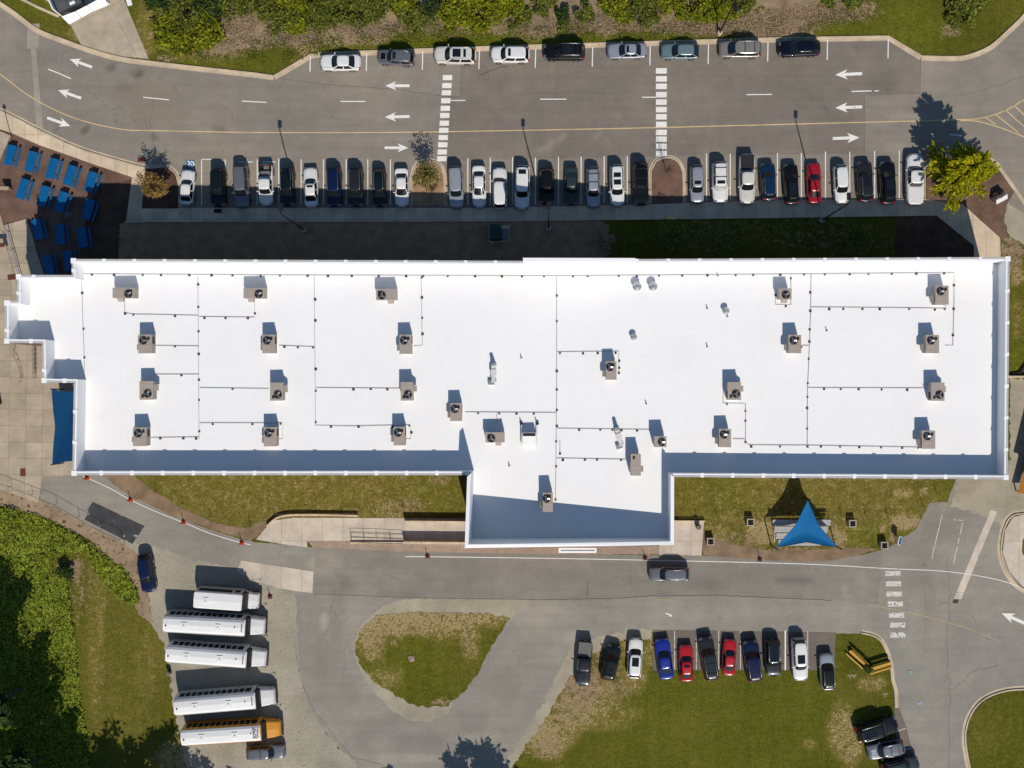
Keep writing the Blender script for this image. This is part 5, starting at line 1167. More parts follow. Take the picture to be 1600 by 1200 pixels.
def tree(px, py, hgt, r, m, label, n=3000, cl=46, size=.28, cat='tree', name='leafy_tree', group=None, crown_z=.62, crown_h=.40, shape=.5, trunk_r=.16):
    x, y = G(px, py); t = empty(name, (x, y, 0), 0, label, cat, group)
    b = MB(); b.tube([(0,0,0),(.05,.03,hgt*.3),(-.05,.1,hgt*.6),(0,0,hgt*.9)], trunk_r, 8, trunk_r*.25)
    b.build('trunk', M_BARK, t)
    for k in range(7):
        a = k*2.4+random.random(); z0 = hgt*(.3+.07*k); l = r*random.uniform(.5,.85); b = MB()
        b.tube([(0,0,z0),(math.cos(a)*l*.5,math.sin(a)*l*.5,z0+l*.35),(math.cos(a)*l,math.sin(a)*l,z0+l*.5)], trunk_r*.45, 5, .02); b.build('limb', M_BARK, t)
    C = clumps((0,0,hgt*crown_z), r, hgt*crown_h, cl, n, r*.34, shape=shape)
    leaves('crown', quads(C, size), m, t); return t
def bush(px, py, r, h, m, label, n=900, size=.22, group='shrubs on the slope north of the parking', cat='shrub', cl=22, z=0, lobes=.55):
    x, y = G(px, py); t = empty('shrub', (x, y, z), 0, label, cat, group)
    b = MB()
    for k in range(4): a = k*1.6; b.tube([(0,0,0),(math.cos(a)*r*.3,math.sin(a)*r*.3,h*.4),(math.cos(a)*r*.55,math.sin(a)*r*.55,h*.7)], .05, 5, .015)
    b.build('stem', M_BARK, t)
    C = clumps((0,0,h*.35), r, h*.65, cl, n, r*.36, shape=lobes); C[:,2] = np.maximum(C[:,2], .05); leaves('foliage', quads(C, size), m, t); return t
def inside(px, py, poly):
    p = np.array(poly, float); x, y = px, py; c = np.zeros(len(x), bool); j = len(p)-1
    for i in range(len(p)):
        xi, yi, xj, yj = p[i,0], p[i,1], p[j,0], p[j,1]
        c ^= ((yi > y) != (yj > y)) & (x < (xj-xi)*(y-yi)/(yj-yi+1e-12)+xi); j = i
    return c
def nz(x, y, s_, seed=0):
    return np.array([noise.noise(Vector((a*s_, b_*s_, seed))) for a, b_ in zip(x, y)])
def cover(name, poly, dens, hmax, size, m, label, cat, up=.5, thr=-9, sc_=.25, seed=0, hmin=.05, rag=.0, kind='stuff', bump=.5):
    """low ground cover: leaves over a bumpy height inside an outline of picture points"""
    p = np.array(poly, float); x0, y0 = p.min(0); x1, y1 = p.max(0); n = int((x1-x0)*(y1-y0)/S/S*dens)
    X = RNG.uniform(x0, x1, n); Y = RNG.uniform(y0, y1, n)
    if rag: qx = X+RNG.normal(size=n)*rag; qy = Y+RNG.normal(size=n)*rag
    else: qx, qy = X, Y
    k = inside(qx, qy, poly); X, Y = X[k], Y[k]
    wx = CX+(X-NX)/S; wy = CY-(Y-NY)/S; g = nz(wx, wy, sc_, seed); 
    if thr > -9: k = (g+RNG.normal(size=len(g))*.08) > thr; wx, wy, g = wx[k], wy[k], g[k]
    g2 = nz(wx, wy, sc_*4.5, seed+3)
    z = hmin+hmax*np.clip(.5+g*bump*1.6+g2*bump*.9, .03, 1.3)*RNG.uniform(.72,1.0,len(wx))
    o = leaves(name, quads(np.stack([wx,wy,z],1), size, up), m); tag(o, label, cat, None, kind); return o
# vine bank in the southwest corner
VP = [(-60,785),(0,790),(60,806),(110,830),(160,866),(195,890),(212,915),(219,938),(210,945),(190,938),(172,920),(150,895),(140,872),(128,860),(95,866),(80,880),(86,896),(104,905),(112,950),(118,1000),(122,1060),(130,1110),(138,1160),(142,1260),(-60,1260)]
sheet('vine_soil', ragged(VP, 2, 4), .016, surf('green_vine_soil', (.05,.065,.012), .3, 1, 9, rough=1))  # ground tinted dark green so gaps between the vines stay green
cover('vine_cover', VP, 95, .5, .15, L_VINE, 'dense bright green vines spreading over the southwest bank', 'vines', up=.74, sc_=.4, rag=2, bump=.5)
# scrub north of the parking
sheet('scrub_soil', ragged([(245,-60),(250,20),(262,60),(290,84),(330,84),(380,76),(440,70),(520,60),(600,52),(700,44),(830,44),(900,30),(1000,38),(1120,26),(1170,14),(1260,6),(1380,-10),(1380,-60)], 6, 4), .012, surf('brush_soil', (.30,.22,.135), .35, .4, 8, bump=.6, rough=1))
cover('dry_brush', [(340,22),(420,18),(450,40),(520,28),(600,36),(690,50),(780,52),(860,24),(1010,10),(1100,20),(1180,28),(1330,0),(1340,30),(1200,50),(1080,52),(960,46),(880,52),(760,54),(640,50),(560,62),(450,66),(330,80),(318,60)], 110, .32, .085, L_DRY, 'matted brown dry brush on the slope above the parking', 'dry brush', up=.3, thr=-.45, sc_=.3, seed=4, rag=6)
cover('straw', [(462,80),(475,70),(500,66),(560,60),(590,60),(590,68),(540,72),(510,76),(482,84),(468,100),(460,92)], 120, .2, .1, L_STRAW, 'pale yellow straw tufts along the kerb by the white sedan', 'straw', up=.2, thr=-.1, sc_=.5, rag=2)
cover('weed_cover', [(300,86),(330,60),(400,66),(480,60),(600,46),(640,34),(700,40),(760,30),(830,40),(830,58),(700,62),(560,72),(430,100),(340,96)], 60, .3, .11, L_BUSH, 'low green weeds between the brush and the kerb', 'weeds', up=.6, thr=-.14, sc_=.45, seed=8, rag=3)
cover('weed_cover', [(830,40),(940,30),(1010,48),(1100,30),(1230,30),(1330,10),(1345,45),(1200,56),(1000,60),(830,64)], 60, .22, .09, L_OLIVE, 'sparse olive weeds east of the middle of the slope', 'weeds', up=.6, thr=-.02, sc_=.5, seed=12, rag=3)
SH = [ # px, py, r, h, material, n, words
 (268,-6,2.6,3.0,'d','dark shrub at the north edge next to the concrete drive'),(300,18,3.2,3.2,'b','large dense shrub left of the brown brush patch'),(282,52,2.6,2.2,'v','bright green shrub low on the slope above the small stone slab'),(320,50,2.6,2.4,'v','bright shrub touching the brown brush patch on its west side'),(330,-4,2.8,3.4,'d','very dark tall shrub at the frame edge above the dense one'),(302,72,1.6,1.2,'b','small shrub nearest the kerb at the west end'),
 (365,4,2.4,2.4,'b','shrub north of the brown brush patch'),(405,6,2.6,2.4,'b','rounded shrub at the top edge, north of the brush'),(440,22,2.4,2.2,'b','shrub just northeast of the brown brush patch'),(470,4,2.6,2.8,'v','green shrub at the frame edge above the straw'),(495,24,2.2,2.0,'b','shrub directly above the straw patch'),(470,38,1.6,1.4,'v','small bright shrub between brush patches'),
 (525,8,2.8,2.6,'b','wide shrub above the westernmost white sedan'),(560,12,2.6,2.4,'b','wide shrub above the gap between first and second parked cars'),(590,4,2.4,2.2,'b','shrub at the top edge above the grey SUV'),(628,2,1.9,1.8,'v','bright shrub above the second white parking line'),(640,22,1.6,1.4,'b','small shrub above the pearl SUV'),(660,34,1.6,1.2,'b','low shrub nearest above the pearl SUV'),(690,14,1.7,2.0,'d','dark small shrub above the third white parking line'),
 (706,26,1.8,1.8,'v','bright shrub right of the dark small one'),(735,4,2.6,2.8,'v','bright leafy shrub at the frame edge above the small-sunroof SUV'),(760,20,2.4,2.4,'v','bright leafy shrub above the small-sunroof SUV'),(790,10,2.6,2.6,'y','yellow-green shrub at the top edge above the fourth car'),(810,26,1.6,1.4,'b','green shrub on the right flank of the yellow-green one'),
 (848,8,1.5,1.6,'b','small round shrub above the black SUV with rails'),(880,22,1.1,1.2,'d','tiny dark shrub in the brown brush'),(912,18,1.4,1.4,'b','lone small shrub in the brush left of the silver sedan'),(880,42,.9,.8,'b','tiny green bush close above the black SUV'),
 (962,10,2.4,2.4,'v','bright shrub above the silver sedan'),(990,4,2.4,2.6,'b','shrub at the frame edge above the silver sedan'),(1010,20,2.0,1.8,'b','shrub just right of the bright one above the silver sedan'),(1048,8,1.7,1.6,'y','yellow-green shrub above the teal hatchback'),(1078,10,2.2,2.0,'y','yellow-green shrub left of the lamp shadow'),(1102,20,1.8,1.4,'y','yellow-green shrub under the lamp shadow'),(1130,14,2.0,1.8,'y','yellow-green shrub between the lamp shadow and the pole'),(1152,4,1.7,2.0,'b','shrub at the top edge behind the leaning pole'),
 (1290,0,1.1,1.6,'b','small dark shrub at the top edge, left of a pair'),(1328,4,1.3,1.8,'b','small shrub at the top edge, right of a pair'),(1500,22,2.0,1.2,'b','low shrub spreading at the foot of the northeast tree')]
MM = {'d': L_DARK, 'b': L_BUSH, 'v': L_BRIGHT, 'y': L_YEL if False else L_BRIGHT}
for (x, y, r_, h_, k, wd) in SH:
    bush(x, y, r_, h_, MM[k], wd, int(330*r_*r_)+150, .2 if k != 'v' else .26, cl=int(8+5*r_))
tree(1500,-2,5.5,2.9,L_BUSH,'dark rounded tree at the top right, overhanging the lawn',2600,26,.26,name='broadleaf_tree')
tree(1478,-10,5,2.6,L_DARK,'dark tree partly behind the rounded one at the top right edge',1800,20,.26,name='broadleaf_tree')
tree(1535,-14,5,2.4,L_BUSH,'tree cut off by the top edge, right of the rounded one',1500,18,.26,name='broadleaf_tree')
cover('kerb_grass', [(600,66),(640,54),(700,58),(760,54),(840,56),(930,50),(1000,56),(1060,50),(1060,60),(1000,63),(800,69),(640,75),(596,78)], 70, .14, .1, L_BRIGHT, 'fringe of taller sunlit grass between the slope and the kerb', 'grass', up=.7, thr=-.25, sc_=.5, seed=21, rag=2)
# the yellow tree: long feathery branches
def yellow_tree():
    x, y = G(1484,281); t = empty('yellow_tree', (x, y, .14), 0, 'bright yellow-green tree with feathery spreading branches at the east end of the car row', 'tree')
    MB().tube([(0,0,0),(.05,0,3),(0,.1,6),(.1,0,9.6)], .2, 8, .04).build('trunk', M_BARK, t)
    rng = np.random.default_rng(5); allc = []; alld = []
    for k in range(58):
        z0 = 1.3+7.8*(k/58)**.95; a = k*2.399+rng.uniform(-.35,.35); L = (3.7*(1-((z0-1.3)/9.6)**1.0)+.3)*rng.uniform(.5,1.25); rise = L*rng.uniform(.15,.45)
        dr = np.array([math.cos(a), math.sin(a), 0]); b = MB(); e = dr*L+np.array([0,0,z0+rise])
        if k < 30: b.tube([(0,0,z0), tuple(dr*L*.5+np.array([0,0,z0+rise*.65])), tuple(e)], .05, 5, .012); b.build('limb', M_BARK, t)
        for q in range(6):      # feathery side sprays off each limb
            s0 = .22+.13*q; sg = 1 if q % 2 else -1; an = a+sg*rng.uniform(.25,.6); l2 = L*(1.02-s0)*rng.uniform(.5,.9)+.25; d2 = np.array([math.cos(an), math.sin(an), .12]); o0 = dr*L*s0+np.array([0,0,z0+rise*s0**.8])
            n = int(46*l2)+8; s_ = rng.uniform(0,1,n); side = np.array([-d2[1], d2[0], 0]); C = o0+d2*(s_*l2)[:,None]+side*(rng.normal(size=n)*.09*(1.15-s_))[:,None]; C[:,2] += rng.normal(size=n)*.07
            allc.append(C); alld.append(np.tile(d2, (n,1)))
    C = np.concatenate(allc); D = np.concatenate(alld); leaves('crown', quads(C, .17, .5, 2.6, rng, D), L_YEL, t)
yellow_tree()
def small_tree(px, py, h, r, m, label, n, z=.15, upright=False, name='young_tree'):
    x, y = G(px, py); t = empty(name, (x, y, z), 0, label, 'tree'); MB().tube([(0,0,0),(0,.03,h*.5),(0,0,h*.95)], .05, 6, .015).build('trunk', M_BARK, t)
    rng = np.random.default_rng(int(px)); Cs = []; b = MB()
    for k in range(24):
        a = k*2.4; z0 = h*(.2+.4*k/24); L = r*rng.uniform(.6,1.1); dz = h*rng.uniform(.3,.5) if upright else L*.7
        e = Vector((math.cos(a)*L, math.sin(a)*L, min(h, z0+dz))); b.tube([(0,0,z0), tuple(e*.5+Vector((0,0,z0*.5+.1))), tuple(e)], .018, 4, .005)
        if n: 
            s_ = rng.uniform(.3,1,n)[:,None]; C = np.array([0,0,z0])*(1-s_)+np.array(e)*s_+rng.normal(size=(n,3))*r*.13; Cs.append(C)
    b.build('limbs', M_BARK, t)
    if n: leaves('crown', quads(np.concatenate(Cs), .15), m, t)
small_tree(254,296,5.3,1.55,L_ORNG,'small orange-brown autumn tree on the western mulch island',85)
small_tree(671,280,5.0,1.35,L_OLIVE,'slender sparse young tree on the middle island among the cars',26,upright=True)
small_tree(1041,270,4.6,1.2,L_BUSH,'bare leafless young tree on the eastern mulch island',0,upright=True)
bush(668,278,1.6,.5,L_OLIVE,'low olive groundcover around the slender tree on the middle island',420,.14,group=None,z=.15)
small_tree(1045,372,4.2,1.9,L_BUSH,'small spreading tree in the building shade, left of two',40,z=0,name='shaded_tree'); small_tree(1330,375,4.0,1.7,L_BUSH,'small spreading tree in the building shade, right of two',44,z=0,name='shaded_tree')
bush(940,378,1.5,1.0,L_DRY,'dry brown shrub in the shade against the north wall',260,.16,group=None)
# conifer sapling pair of dark shrubs by the yellow benches
bush(1355,1042,.55,1.2,L_DARK,'small dark shrub between the two yellow benches',320,.16,group=None); 
bush(105,892,1.05,1.6,L_DARK,'dark round shrub at the head of the mown strip',420,.2,group=None)
# tall trees standing beyond the frame in the south and southwest, whose shade falls into it
TT = [(35,1075,16,4.2,'d','tall dark tree at the left edge, upper of those in the shaded corner'),(62,1185,17,4.6,'d','tall dark tree at the bottom left corner'),(100,1292,18,4.6,'d','tall dark tree below the vines, its shade reaching the mown strip'),(5,1235,17,5,'d','tall dark tree beyond the bottom left corner, nearest the frame'),(-75,960,15,4.8,'d','tall dark tree beyond the left edge beside the vines'),(-80,1240,20,6.5,'d','great dark tree beyond the bottom left corner'),(60,1370,18,5.6,'d','great dark tree beyond the bottom edge below the vines'),(150,1345,16,4.4,'d','dark tree beyond the bottom edge below the head of the vines'),
 (222,1318,14,3.7,'b','tall tree beyond the bottom edge below the mown strip'),(288,1330,16,3.2,'b','slender tall tree beyond the bottom edge left of the buses'),(335,1345,13,3.4,'b','tall tree beyond the bottom edge, its shade near the yellow bus'),(392,1360,12,2.6,'b','tall tree beyond the bottom edge below the gravel lot'),(640,1352,13,1.2,'b','slim tree beyond the bottom edge below the loop road'),(744,1338,15,2.2,'b','loose tree beyond the bottom edge whose shade falls on the loop road'),(788,1332,15,2.7,'b','tree beyond the bottom edge with the widest shade on the loop road'),(812,1262,5,2.2,'b','low tree beyond the bottom edge right of the loop road')]
for (x, y, h_, r_, k, wd) in TT: tree(x, y, h_, r_, MM[k], wd, int((200 if k == 'd' else 120)*r_*r_)+150, int(12+6*r_), .42, group='tall trees along the south edge', name='tall_tree', shape=.3, trunk_r=.25)
# ---------------- picnic tables
M_BLUE = surf('blue_plastic_coating', (.004,.105,.27), .12, 2, 7, rough=.4, obj=True)
M_BLK = surf('black_powder_coat', (.012,.012,.013), .1, 2, 7, rough=.5, obj=True)
M_WHP = surf('white_metal_paint', (.7,.7,.69), .05, 2, 7, rough=.4, obj=True)
def picnic():
    r = empty('picnic_table'); 
    MB().box(-.42,-1.2,.72,.42,1.2,.77,None,.01).build('table_top', M_BLUE, r)
    for s_ in (-1,1): MB().box(s_*.66-.14,-1.2,.42,s_*.66+.14,1.2,.46,None,.01).build('bench', M_BLUE, r)
    for y in (-.85,.85):
        MB().tube([(-.72,y,.40),(.72,y,.40)],.03,6).tube([(-.6,y,0),(-.25,y,.70),(.25,y,.70),(.6,y,0)],.03,6).build('leg_frame', M_BLK, r)
    return r
PT = [(16,243,13,'first row, western end'),(49,253,14,'first row, second from the west'),(82,264,16,'first row, third from the west'),(110,275,19,'first row, fourth from the west'),(142,285,17,'first row, eastern end'),
 (36,296,18,'second row beside the wooden post sign'),(68,307,16,'second row, second from the west'),(96,316,19,'second row, half in shade'),(138,328,17,'second row, eastern end wholly in shade'),
 (59,358,-13,'third row, western end, leaning the other way'),(94,366,-5,'third row, middle'),(129,371,-8,'third row, eastern end'),(76,414,-10,'last row beside the building, western one'),(107,408,-8,'last row, half hidden by the roof edge')]
for (x, y, a, wd) in PT:
    r = picnic(); p = V(x+2, y, .6); r.location = (p.x, p.y, .02); r.rotation_euler.z = R(-a); tag(r, 'blue picnic table with benches, '+wd, 'picnic table', 'blue picnic tables on mulch')
# ---------------- street lamps
def lamp(px, py, h, wd, head=-1, arm=(0,1), hx=0):
    x, y = G(px, py); r = empty('street_lamp', (x, y, 0), 0, wd, 'street lamp', 'tall black lamps north of the building')
    MB().cyl((0,0,0), .28, .6, 14).build('base', M_KERB, r); MB().tube([(0,0,.55),(0,0,h)], .10, 8, .07).build('pole', M_BLK, r)
    a = Vector((*arm, 0)).normalized(); MB().tube([(0,0,h-.1),(a.x*.4,a.y*.4,h)], .05, 6).build('arm', M_BLK, r)
    M = Matrix.Translation((a.x*.75, a.y*.75, h)) @ Matrix.Rotation(math.atan2(a.y, a.x), 4, 'Z'); MB().cbox((0,0,0),(.8,.42,.16),M,.02).build('lamp_head', M_BLK, r)
    return r
for (x, y, wd) in [(477,360,'black lamp on the shaded lawn, western one'),(857,358,'black lamp on the shaded lawn, middle one'),(1283,345,'black lamp on the shaded lawn, eastern one')]: lamp(x, y, 12, wd)
lamp(1124,53,11,'black lamp on the slope north of the parked minivan',arm=(0,-1))
x, y = G(18,212); r = empty('globe_lamp', (x,y,.1), 0, 'slim lamp with a white globe at the northwest corner of the mulch', 'street lamp')
MB().tube([(0,0,0),(0,0,3.2)],.05,8).build('pole', M_BLK, r); MB().cyl((0,0,3.2),.12,.12,12,.22).cyl((0,0,3.32),.22,.25,12,.12).build('globe', M_WHP, r)
# ---------------- traffic cones holding posts
M_ORG = surf('orange_plastic', (.42,.045,.015), .08, 3, 8, rough=.5, obj=True); M_RBASE = surf('red_brown_base', (.14,.04,.03), .15, 3, 8, rough=.7, obj=True)
CN = [(136,747,'o','by the southwest corner of the roof'),(204,781,'o','on the white line, second from the roof corner'),(287,816,'o','on the white line, third from the roof corner'),(378,848,'o','at the lower end of the curved white line'),(668,869,'r','on the road edge line below the ramp'),(1008,872,'r','left of the grey SUV on the road'),(1187,874,'r','on the edge line below the left planter'),(422,932,'r','beside the concrete loading pad')]
for (x, y, k, wd) in CN:
    X, Y = G(x, y); r = empty('traffic_cone', (X,Y,.03), 0, ('orange cone with a dark post ' if k == 'o' else 'dark post in a reddish base ')+wd, 'traffic cone', 'cones with posts along the road edge')
    MB().box(-.27,-.25,0,.27,.25,.05,None,.03).build('base', M_ORG if k == 'o' else M_RBASE, r); MB().cyl((0,0,.05), .17, .3, 14, .1).build('cone', M_ORG if k == 'o' else M_RBASE, r)
    MB().tube([(0,0,.3),(0,0,1.15)], .045, 6).build('post', M_BLK, r)
# ---------------- shade sails
M_SAIL = surf('blue_shade_cloth', (.002,.115,.30), .08, 1.2, 8, rough=.8)
def sail(name, corners, sag, words, n=14, seed=0, mm=None):
    """corners: world points; curved edges and a shallow dip"""
    c = sum(corners, Vector())/len(corners); m = len(corners); edge = []
    for i in range(m):
        a, b_ = corners[i], corners[(i+1)%m]; s_ = sag[i]
        for k in range(n):
            t = k/n; p = a.lerp(b_, t); d = (c-p); d.z = 0; d.normalize(); edge.append(p+d*s_*4*t*(1-t))
    N = len(edge); vs = []; fs = []
    lv = [0,.1,.25,.45,.7]
    for t in lv: vs += [p.lerp(c, t)-Vector((0,0,.35*math.sin(t*math.pi*.5))) for p in edge]
    vs.append(c-Vector((0,0,.35)))
    for j in range(len(lv)-1): fs += [(j*N+k, j*N+(k+1)%N, (j+1)*N+(k+1)%N, (j+1)*N+k) for k in range(N)]
    fs += [((len(lv)-1)*N+k, (len(lv)-1)*N+(k+1)%N, len(lv)*N) for k in range(N)]
    r = empty(name, (0,0,0), 0, words, 'shade sail'); MB().add(vs, fs, True).build('canopy', mm or M_SAIL, r)
    MB().tube(edge+[edge[0]], .03, 5, caps=False).build('hem', surf('sail_hem', (.004,.08,.18), .1), r); return r
hs = [5.2, 4.3, 4.3]
tri = [V(1262,782,3.4), V(1213,854.5,3.1), V(1308,855,3.1)]
s1 = sail('shade_sail', tri, [.42,.55,.42], 'triangular blue shade sail over the bleachers south of the building')
for (bx, by, tp) in [(1264,776,tri[0]),(1205.5,857.5,tri[1]),(1318,858,tri[2])]:
    g = V(bx, by) if True else None; b = MB(); b.tube([(tp.x+(g.x-tp.x)*.35, tp.y+(g.y-tp.y)*.35, 0),(tp.x+(g.x-tp.x)*.35, tp.y+(g.y-tp.y)*.35, tp.z+.1)], .075, 8).tube([(tp.x+(g.x-tp.x)*.35, tp.y+(g.y-tp.y)*.35, tp.z),tuple(tp)], .015, 4); b.build('mast', M_BLK, s1)
quad = [V(81,608,3.4), V(119,612,4.2), V(119,720,4.2), V(82,726,3.2)]
s2 = sail('shade_sail', quad, [.12,.0,.12,.35], 'long blue shade sail fixed to the west wall over the plaza', mm=surf('dimmed_blue_shade_cloth', (.001,.05,.14), .1, 1.2, 8, rough=.9))  # darker copy of the cloth: slope away from the sun put into its colour
for tp in (quad[0], quad[3]): MB().tube([(tp.x-.1,tp.y,.1),(tp.x-.1,tp.y,tp.z+.1)], .07, 8).build('mast', M_BLK, s2)
# ---------------- bleachers
M_ALU = surf('grey_aluminium_plank', (.40,.40,.39), .08, 1, 6, rough=.5)
p0 = V(1204,808); p1 = V(1294,809); yb = p0.y
bl = empty('bleachers', ((p0.x+p1.x)/2, yb, 0), 0, 'grey stepped bleachers half under the triangular blue sail', 'bleachers'); w0 = (p1.x-p0.x)/2
for k in range(4):
    z = 1.25-.32*k; y = -.15-k*.82; wk = w0-.28*k
    MB().box(-wk,y-.42,z-.06,wk,y-.02,z).box(-wk,y-.72,z-.20,wk,y-.46,z-.16).build('seat_plank', M_ALU, bl)
for x in (-w0+.4,-w0/3,w0/3,w0-.4): MB().tube([(x,-.2,0),(x,-.2,1.18)],.03,5).tube([(x,-.2,1.1),(x,-3.0,.15)],.03,5).build('frame', M_WHP, bl)
MB().tube([(-w0,-.07,1.55),(w0,-.07,1.55)],.02,5).tube([(-w0,-.07,0),(-w0,-.07,1.55)],.02,5).tube([(w0,-.07,0),(w0,-.07,1.55)],.02,5).build('back_rail', M_BLK, bl)
# ---------------- planters
M_PLANT = surf('weathered_white_wood', (.45,.40,.34), .12, 3, 8, rough=.8, obj=True); M_SOILP = surf('planter_soil', (.03,.022,.018), .3, 4, 9, rough=1, obj=True)
for (x, y, wd) in [(1171,815,'left of the bleachers, near the rope'),(1109,845,'beside the side landing, westernmost'),(1329.5,817,'right of the bleachers'),(1379,851,'easternmost, near the road bend')]:
    X, Y = G(x, y); r = empty('planter_box', (X,Y,0), 0, 'square whitish planter box '+wd, 'planter', 'square planter boxes on the south lawn')
    b = MB(); w_ = .42
    for (a, c, d, e) in ((-w_,-w_,w_,-w_+.1),(-w_,w_-.1,w_,w_),(-w_,-w_+.1,-w_+.1,w_-.1),(w_-.1,-w_+.1,w_,w_-.1)): b.box(a,c,0,d,e,.85)
    b.build('box', M_PLANT, r); MB().box(-w_+.1,-w_+.1,.5,w_-.1,w_-.1,.74).build('soil', M_SOILP, r); MB().cyl((0,0,.74),.13,.2,8,.05).build('plug_plant', M_BLK, r)
# ---------------- information board
X, Y = G(1401,843); r = empty('notice_board', (X,Y,0), R(80), 'small slanted notice board with a blue and white panel near the east road bend', 'sign')
for s_ in (-.4,.4): MB().tube([(s_,0,0),(s_,0,1.15)],.04,6).build('post', M_BLK, r)
Mx = Matrix.Translation((0,0,1.2)) @ Matrix.Rotation(R(38), 4, 'X'); MB().box(-.5,-.32,-.03,.5,.32,.03,Mx).build('frame', M_WHP, r); MB().box(-.44,-.27,.031,.44,.2,.036,Mx).build('panel', surf('blue_sign_panel', (.02,.09,.28), .15, 3, 9), r)
# ---------------- rope fences
M_ROPE = surf('rope', (.30,.25,.12), .1, 3, 9, rough=.9)
def rope_fence(pts, words, h=1.05, mat_=None):
    r = empty('rope_fence', (0,0,0), 0, words, 'fence', 'low rope fences on the lawns'); top = []
    for (x, y) in pts:
        X, Y = G(x, y); MB().tube([(X,Y,0),(X,Y,h)], .035, 5).build('post', M_BLK, r); top.append(Vector((X,Y,h*.9)))
    P = []
    for a, b_ in zip(top[:-1], top[1:]):
        for k in range(6): t = k/6; p = a.lerp(b_, t); p.z -= .12*4*t*(1-t); P.append(p)
    P.append(top[-1]); MB().tube(P, .012, 4).build('rope', mat_ or M_ROPE, r)
rope_fence([(244,768),(286,787),(330,807),(392,820),(429,803),(480,801),(535,801),(588,803),(633,803)],'rope fence curving along the lawn west of the ramp')
rope_fence([(1058,808),(1089,808),(1121,809),(1153,806),(1181,806),(1239,806),(1315,806),(1353,808),(1387,809),(1421,809),(1442,790),(1442,790.5)][:-1],'rope fence across the lawn behind the bleachers')
rope_fence([(1442,772),(1463,770)],'short rope fence at the corner of the lawn by the east road')
# ---------------- railings and ramp walls
def railing(pts, words, h=1.0, m=None, z=.1, rails=(1.0,.55), cat='railing', grp=None, step=26):
    r = empty('railing', (0,0,0), 0, words, cat, grp); P = [Vector((*G(x, y), z)) for x, y in pts]
    for f in rails: MB().tube([p+Vector((0,0,h*f)) for p in P], .022, 6, smooth=False).build('rail', m or M_BLK, r)
    for a, b_ in zip(P[:-1], P[1:]):
        n = max(1, round((b_-a).length*S/step))
        for k in range(n): p = a.lerp(b_, k/n); MB().tube([p, p+Vector((0,0,h))], .025, 5).build('post', m or M_BLK, r)
    p = P[-1]; MB().tube([p, p+Vector((0,0,h))], .025, 5).build('post', m or M_BLK, r)
railing([(-20,748),(0,753),(20,759),(53,772),(90,787),(125,807),(160,827),(192,841),(195,850)],'long dark railing along the top of the vine bank', m=M_BLK, rails=(1.0,), step=40)
M_RAILB = surf('brown_metal', (.16,.13,.11), .1, 3, 8, rough=.5)
railing([(550,838),(590,839),(632,841),(633,848),(590,847),(550,845),(550,838)],'brown pipe railing round the ramp steps', m=M_RAILB, z=.03)
railing([(26,545),(24,556),(30,562),(34,575),(38,590),(34,597)],'thin tan handrail zigzagging on the west plaza', m=surf('tan_rail', (.30,.24,.17), .1), h=.8, rails=(1.0,.6), step=14)
railing([(58,540),(58,590)],'dark grille railing against the west wing wall', m=M_RAILB, rails=(1.0,.75,.5,.25), step=7, h=1.1)
def lowwall(pts, h, w_, words, name='low_wall', m=None):
    b = MB(); ribbon(b, pts, w_, h, h); o = b.build(name, m or M_WALK); tag(o, words, 'wall')
lowwall([(633,813.5),(735,814.5)], .95, .2, 'straight concrete wall on the upper side of the ramp'); lowwall([(632,846),(735,847)], 1.2, .25, 'straight concrete wall on the lower side of the ramp')
lowwall(spl([(418,822),(432,810),(446,805.5),(470,804),(520,804.5),(560,805.5)], 5), .5, .2, 'low pale curved retaining edge beside the ramp', 'edging')
lowwall([(548,848),(560,847.5),(631,848)], .25, .2, 'low curb below the brown pipe railing'); lowwall([(1046,813.5),(1101,814)], .45, .16, 'short low wall at the head of the side landing')
lowwall([(1570,589),(1600,589),(1640,589)], .5, .25, 'grey wall end between grass strip and gravel at the east edge')
lowwall([(1580,585),(1592,583),(1600,572),(1606,560)], .25, .3, 'dark edging round the foot of the east grass strip', 'edging', M_BLK)
# steel ramp edge left of the building
X, Y = G(27,402); r = empty('handrail', (X,Y,.1), R(-74.5), 'polished steel double handrail running up to the west wing', 'railing')
MB().tube([(-3.2,0,.0),(-3.2,0,.95),(3.4,0,.95)],.045,8,smooth=False).tube([(-3.2,.0,.45),(3.4,.0,.45)],.035,8).build('rail', surf('polished_steel', (.75,.75,.76), .05, 1, 3, rough=.2, metallic=.6), r)
MB().tube([(-3.2,-.45,.9),(3.4,-.45,.9)],.03,6).build('rail', M_RAILB, r)
for k in range(4):
    for yy_ in (0,-.45): MB().tube([(-3.1+k*2.1,yy_,0),(-3.1+k*2.1,yy_,.93)],.03,6).build('post', M_RAILB, r)
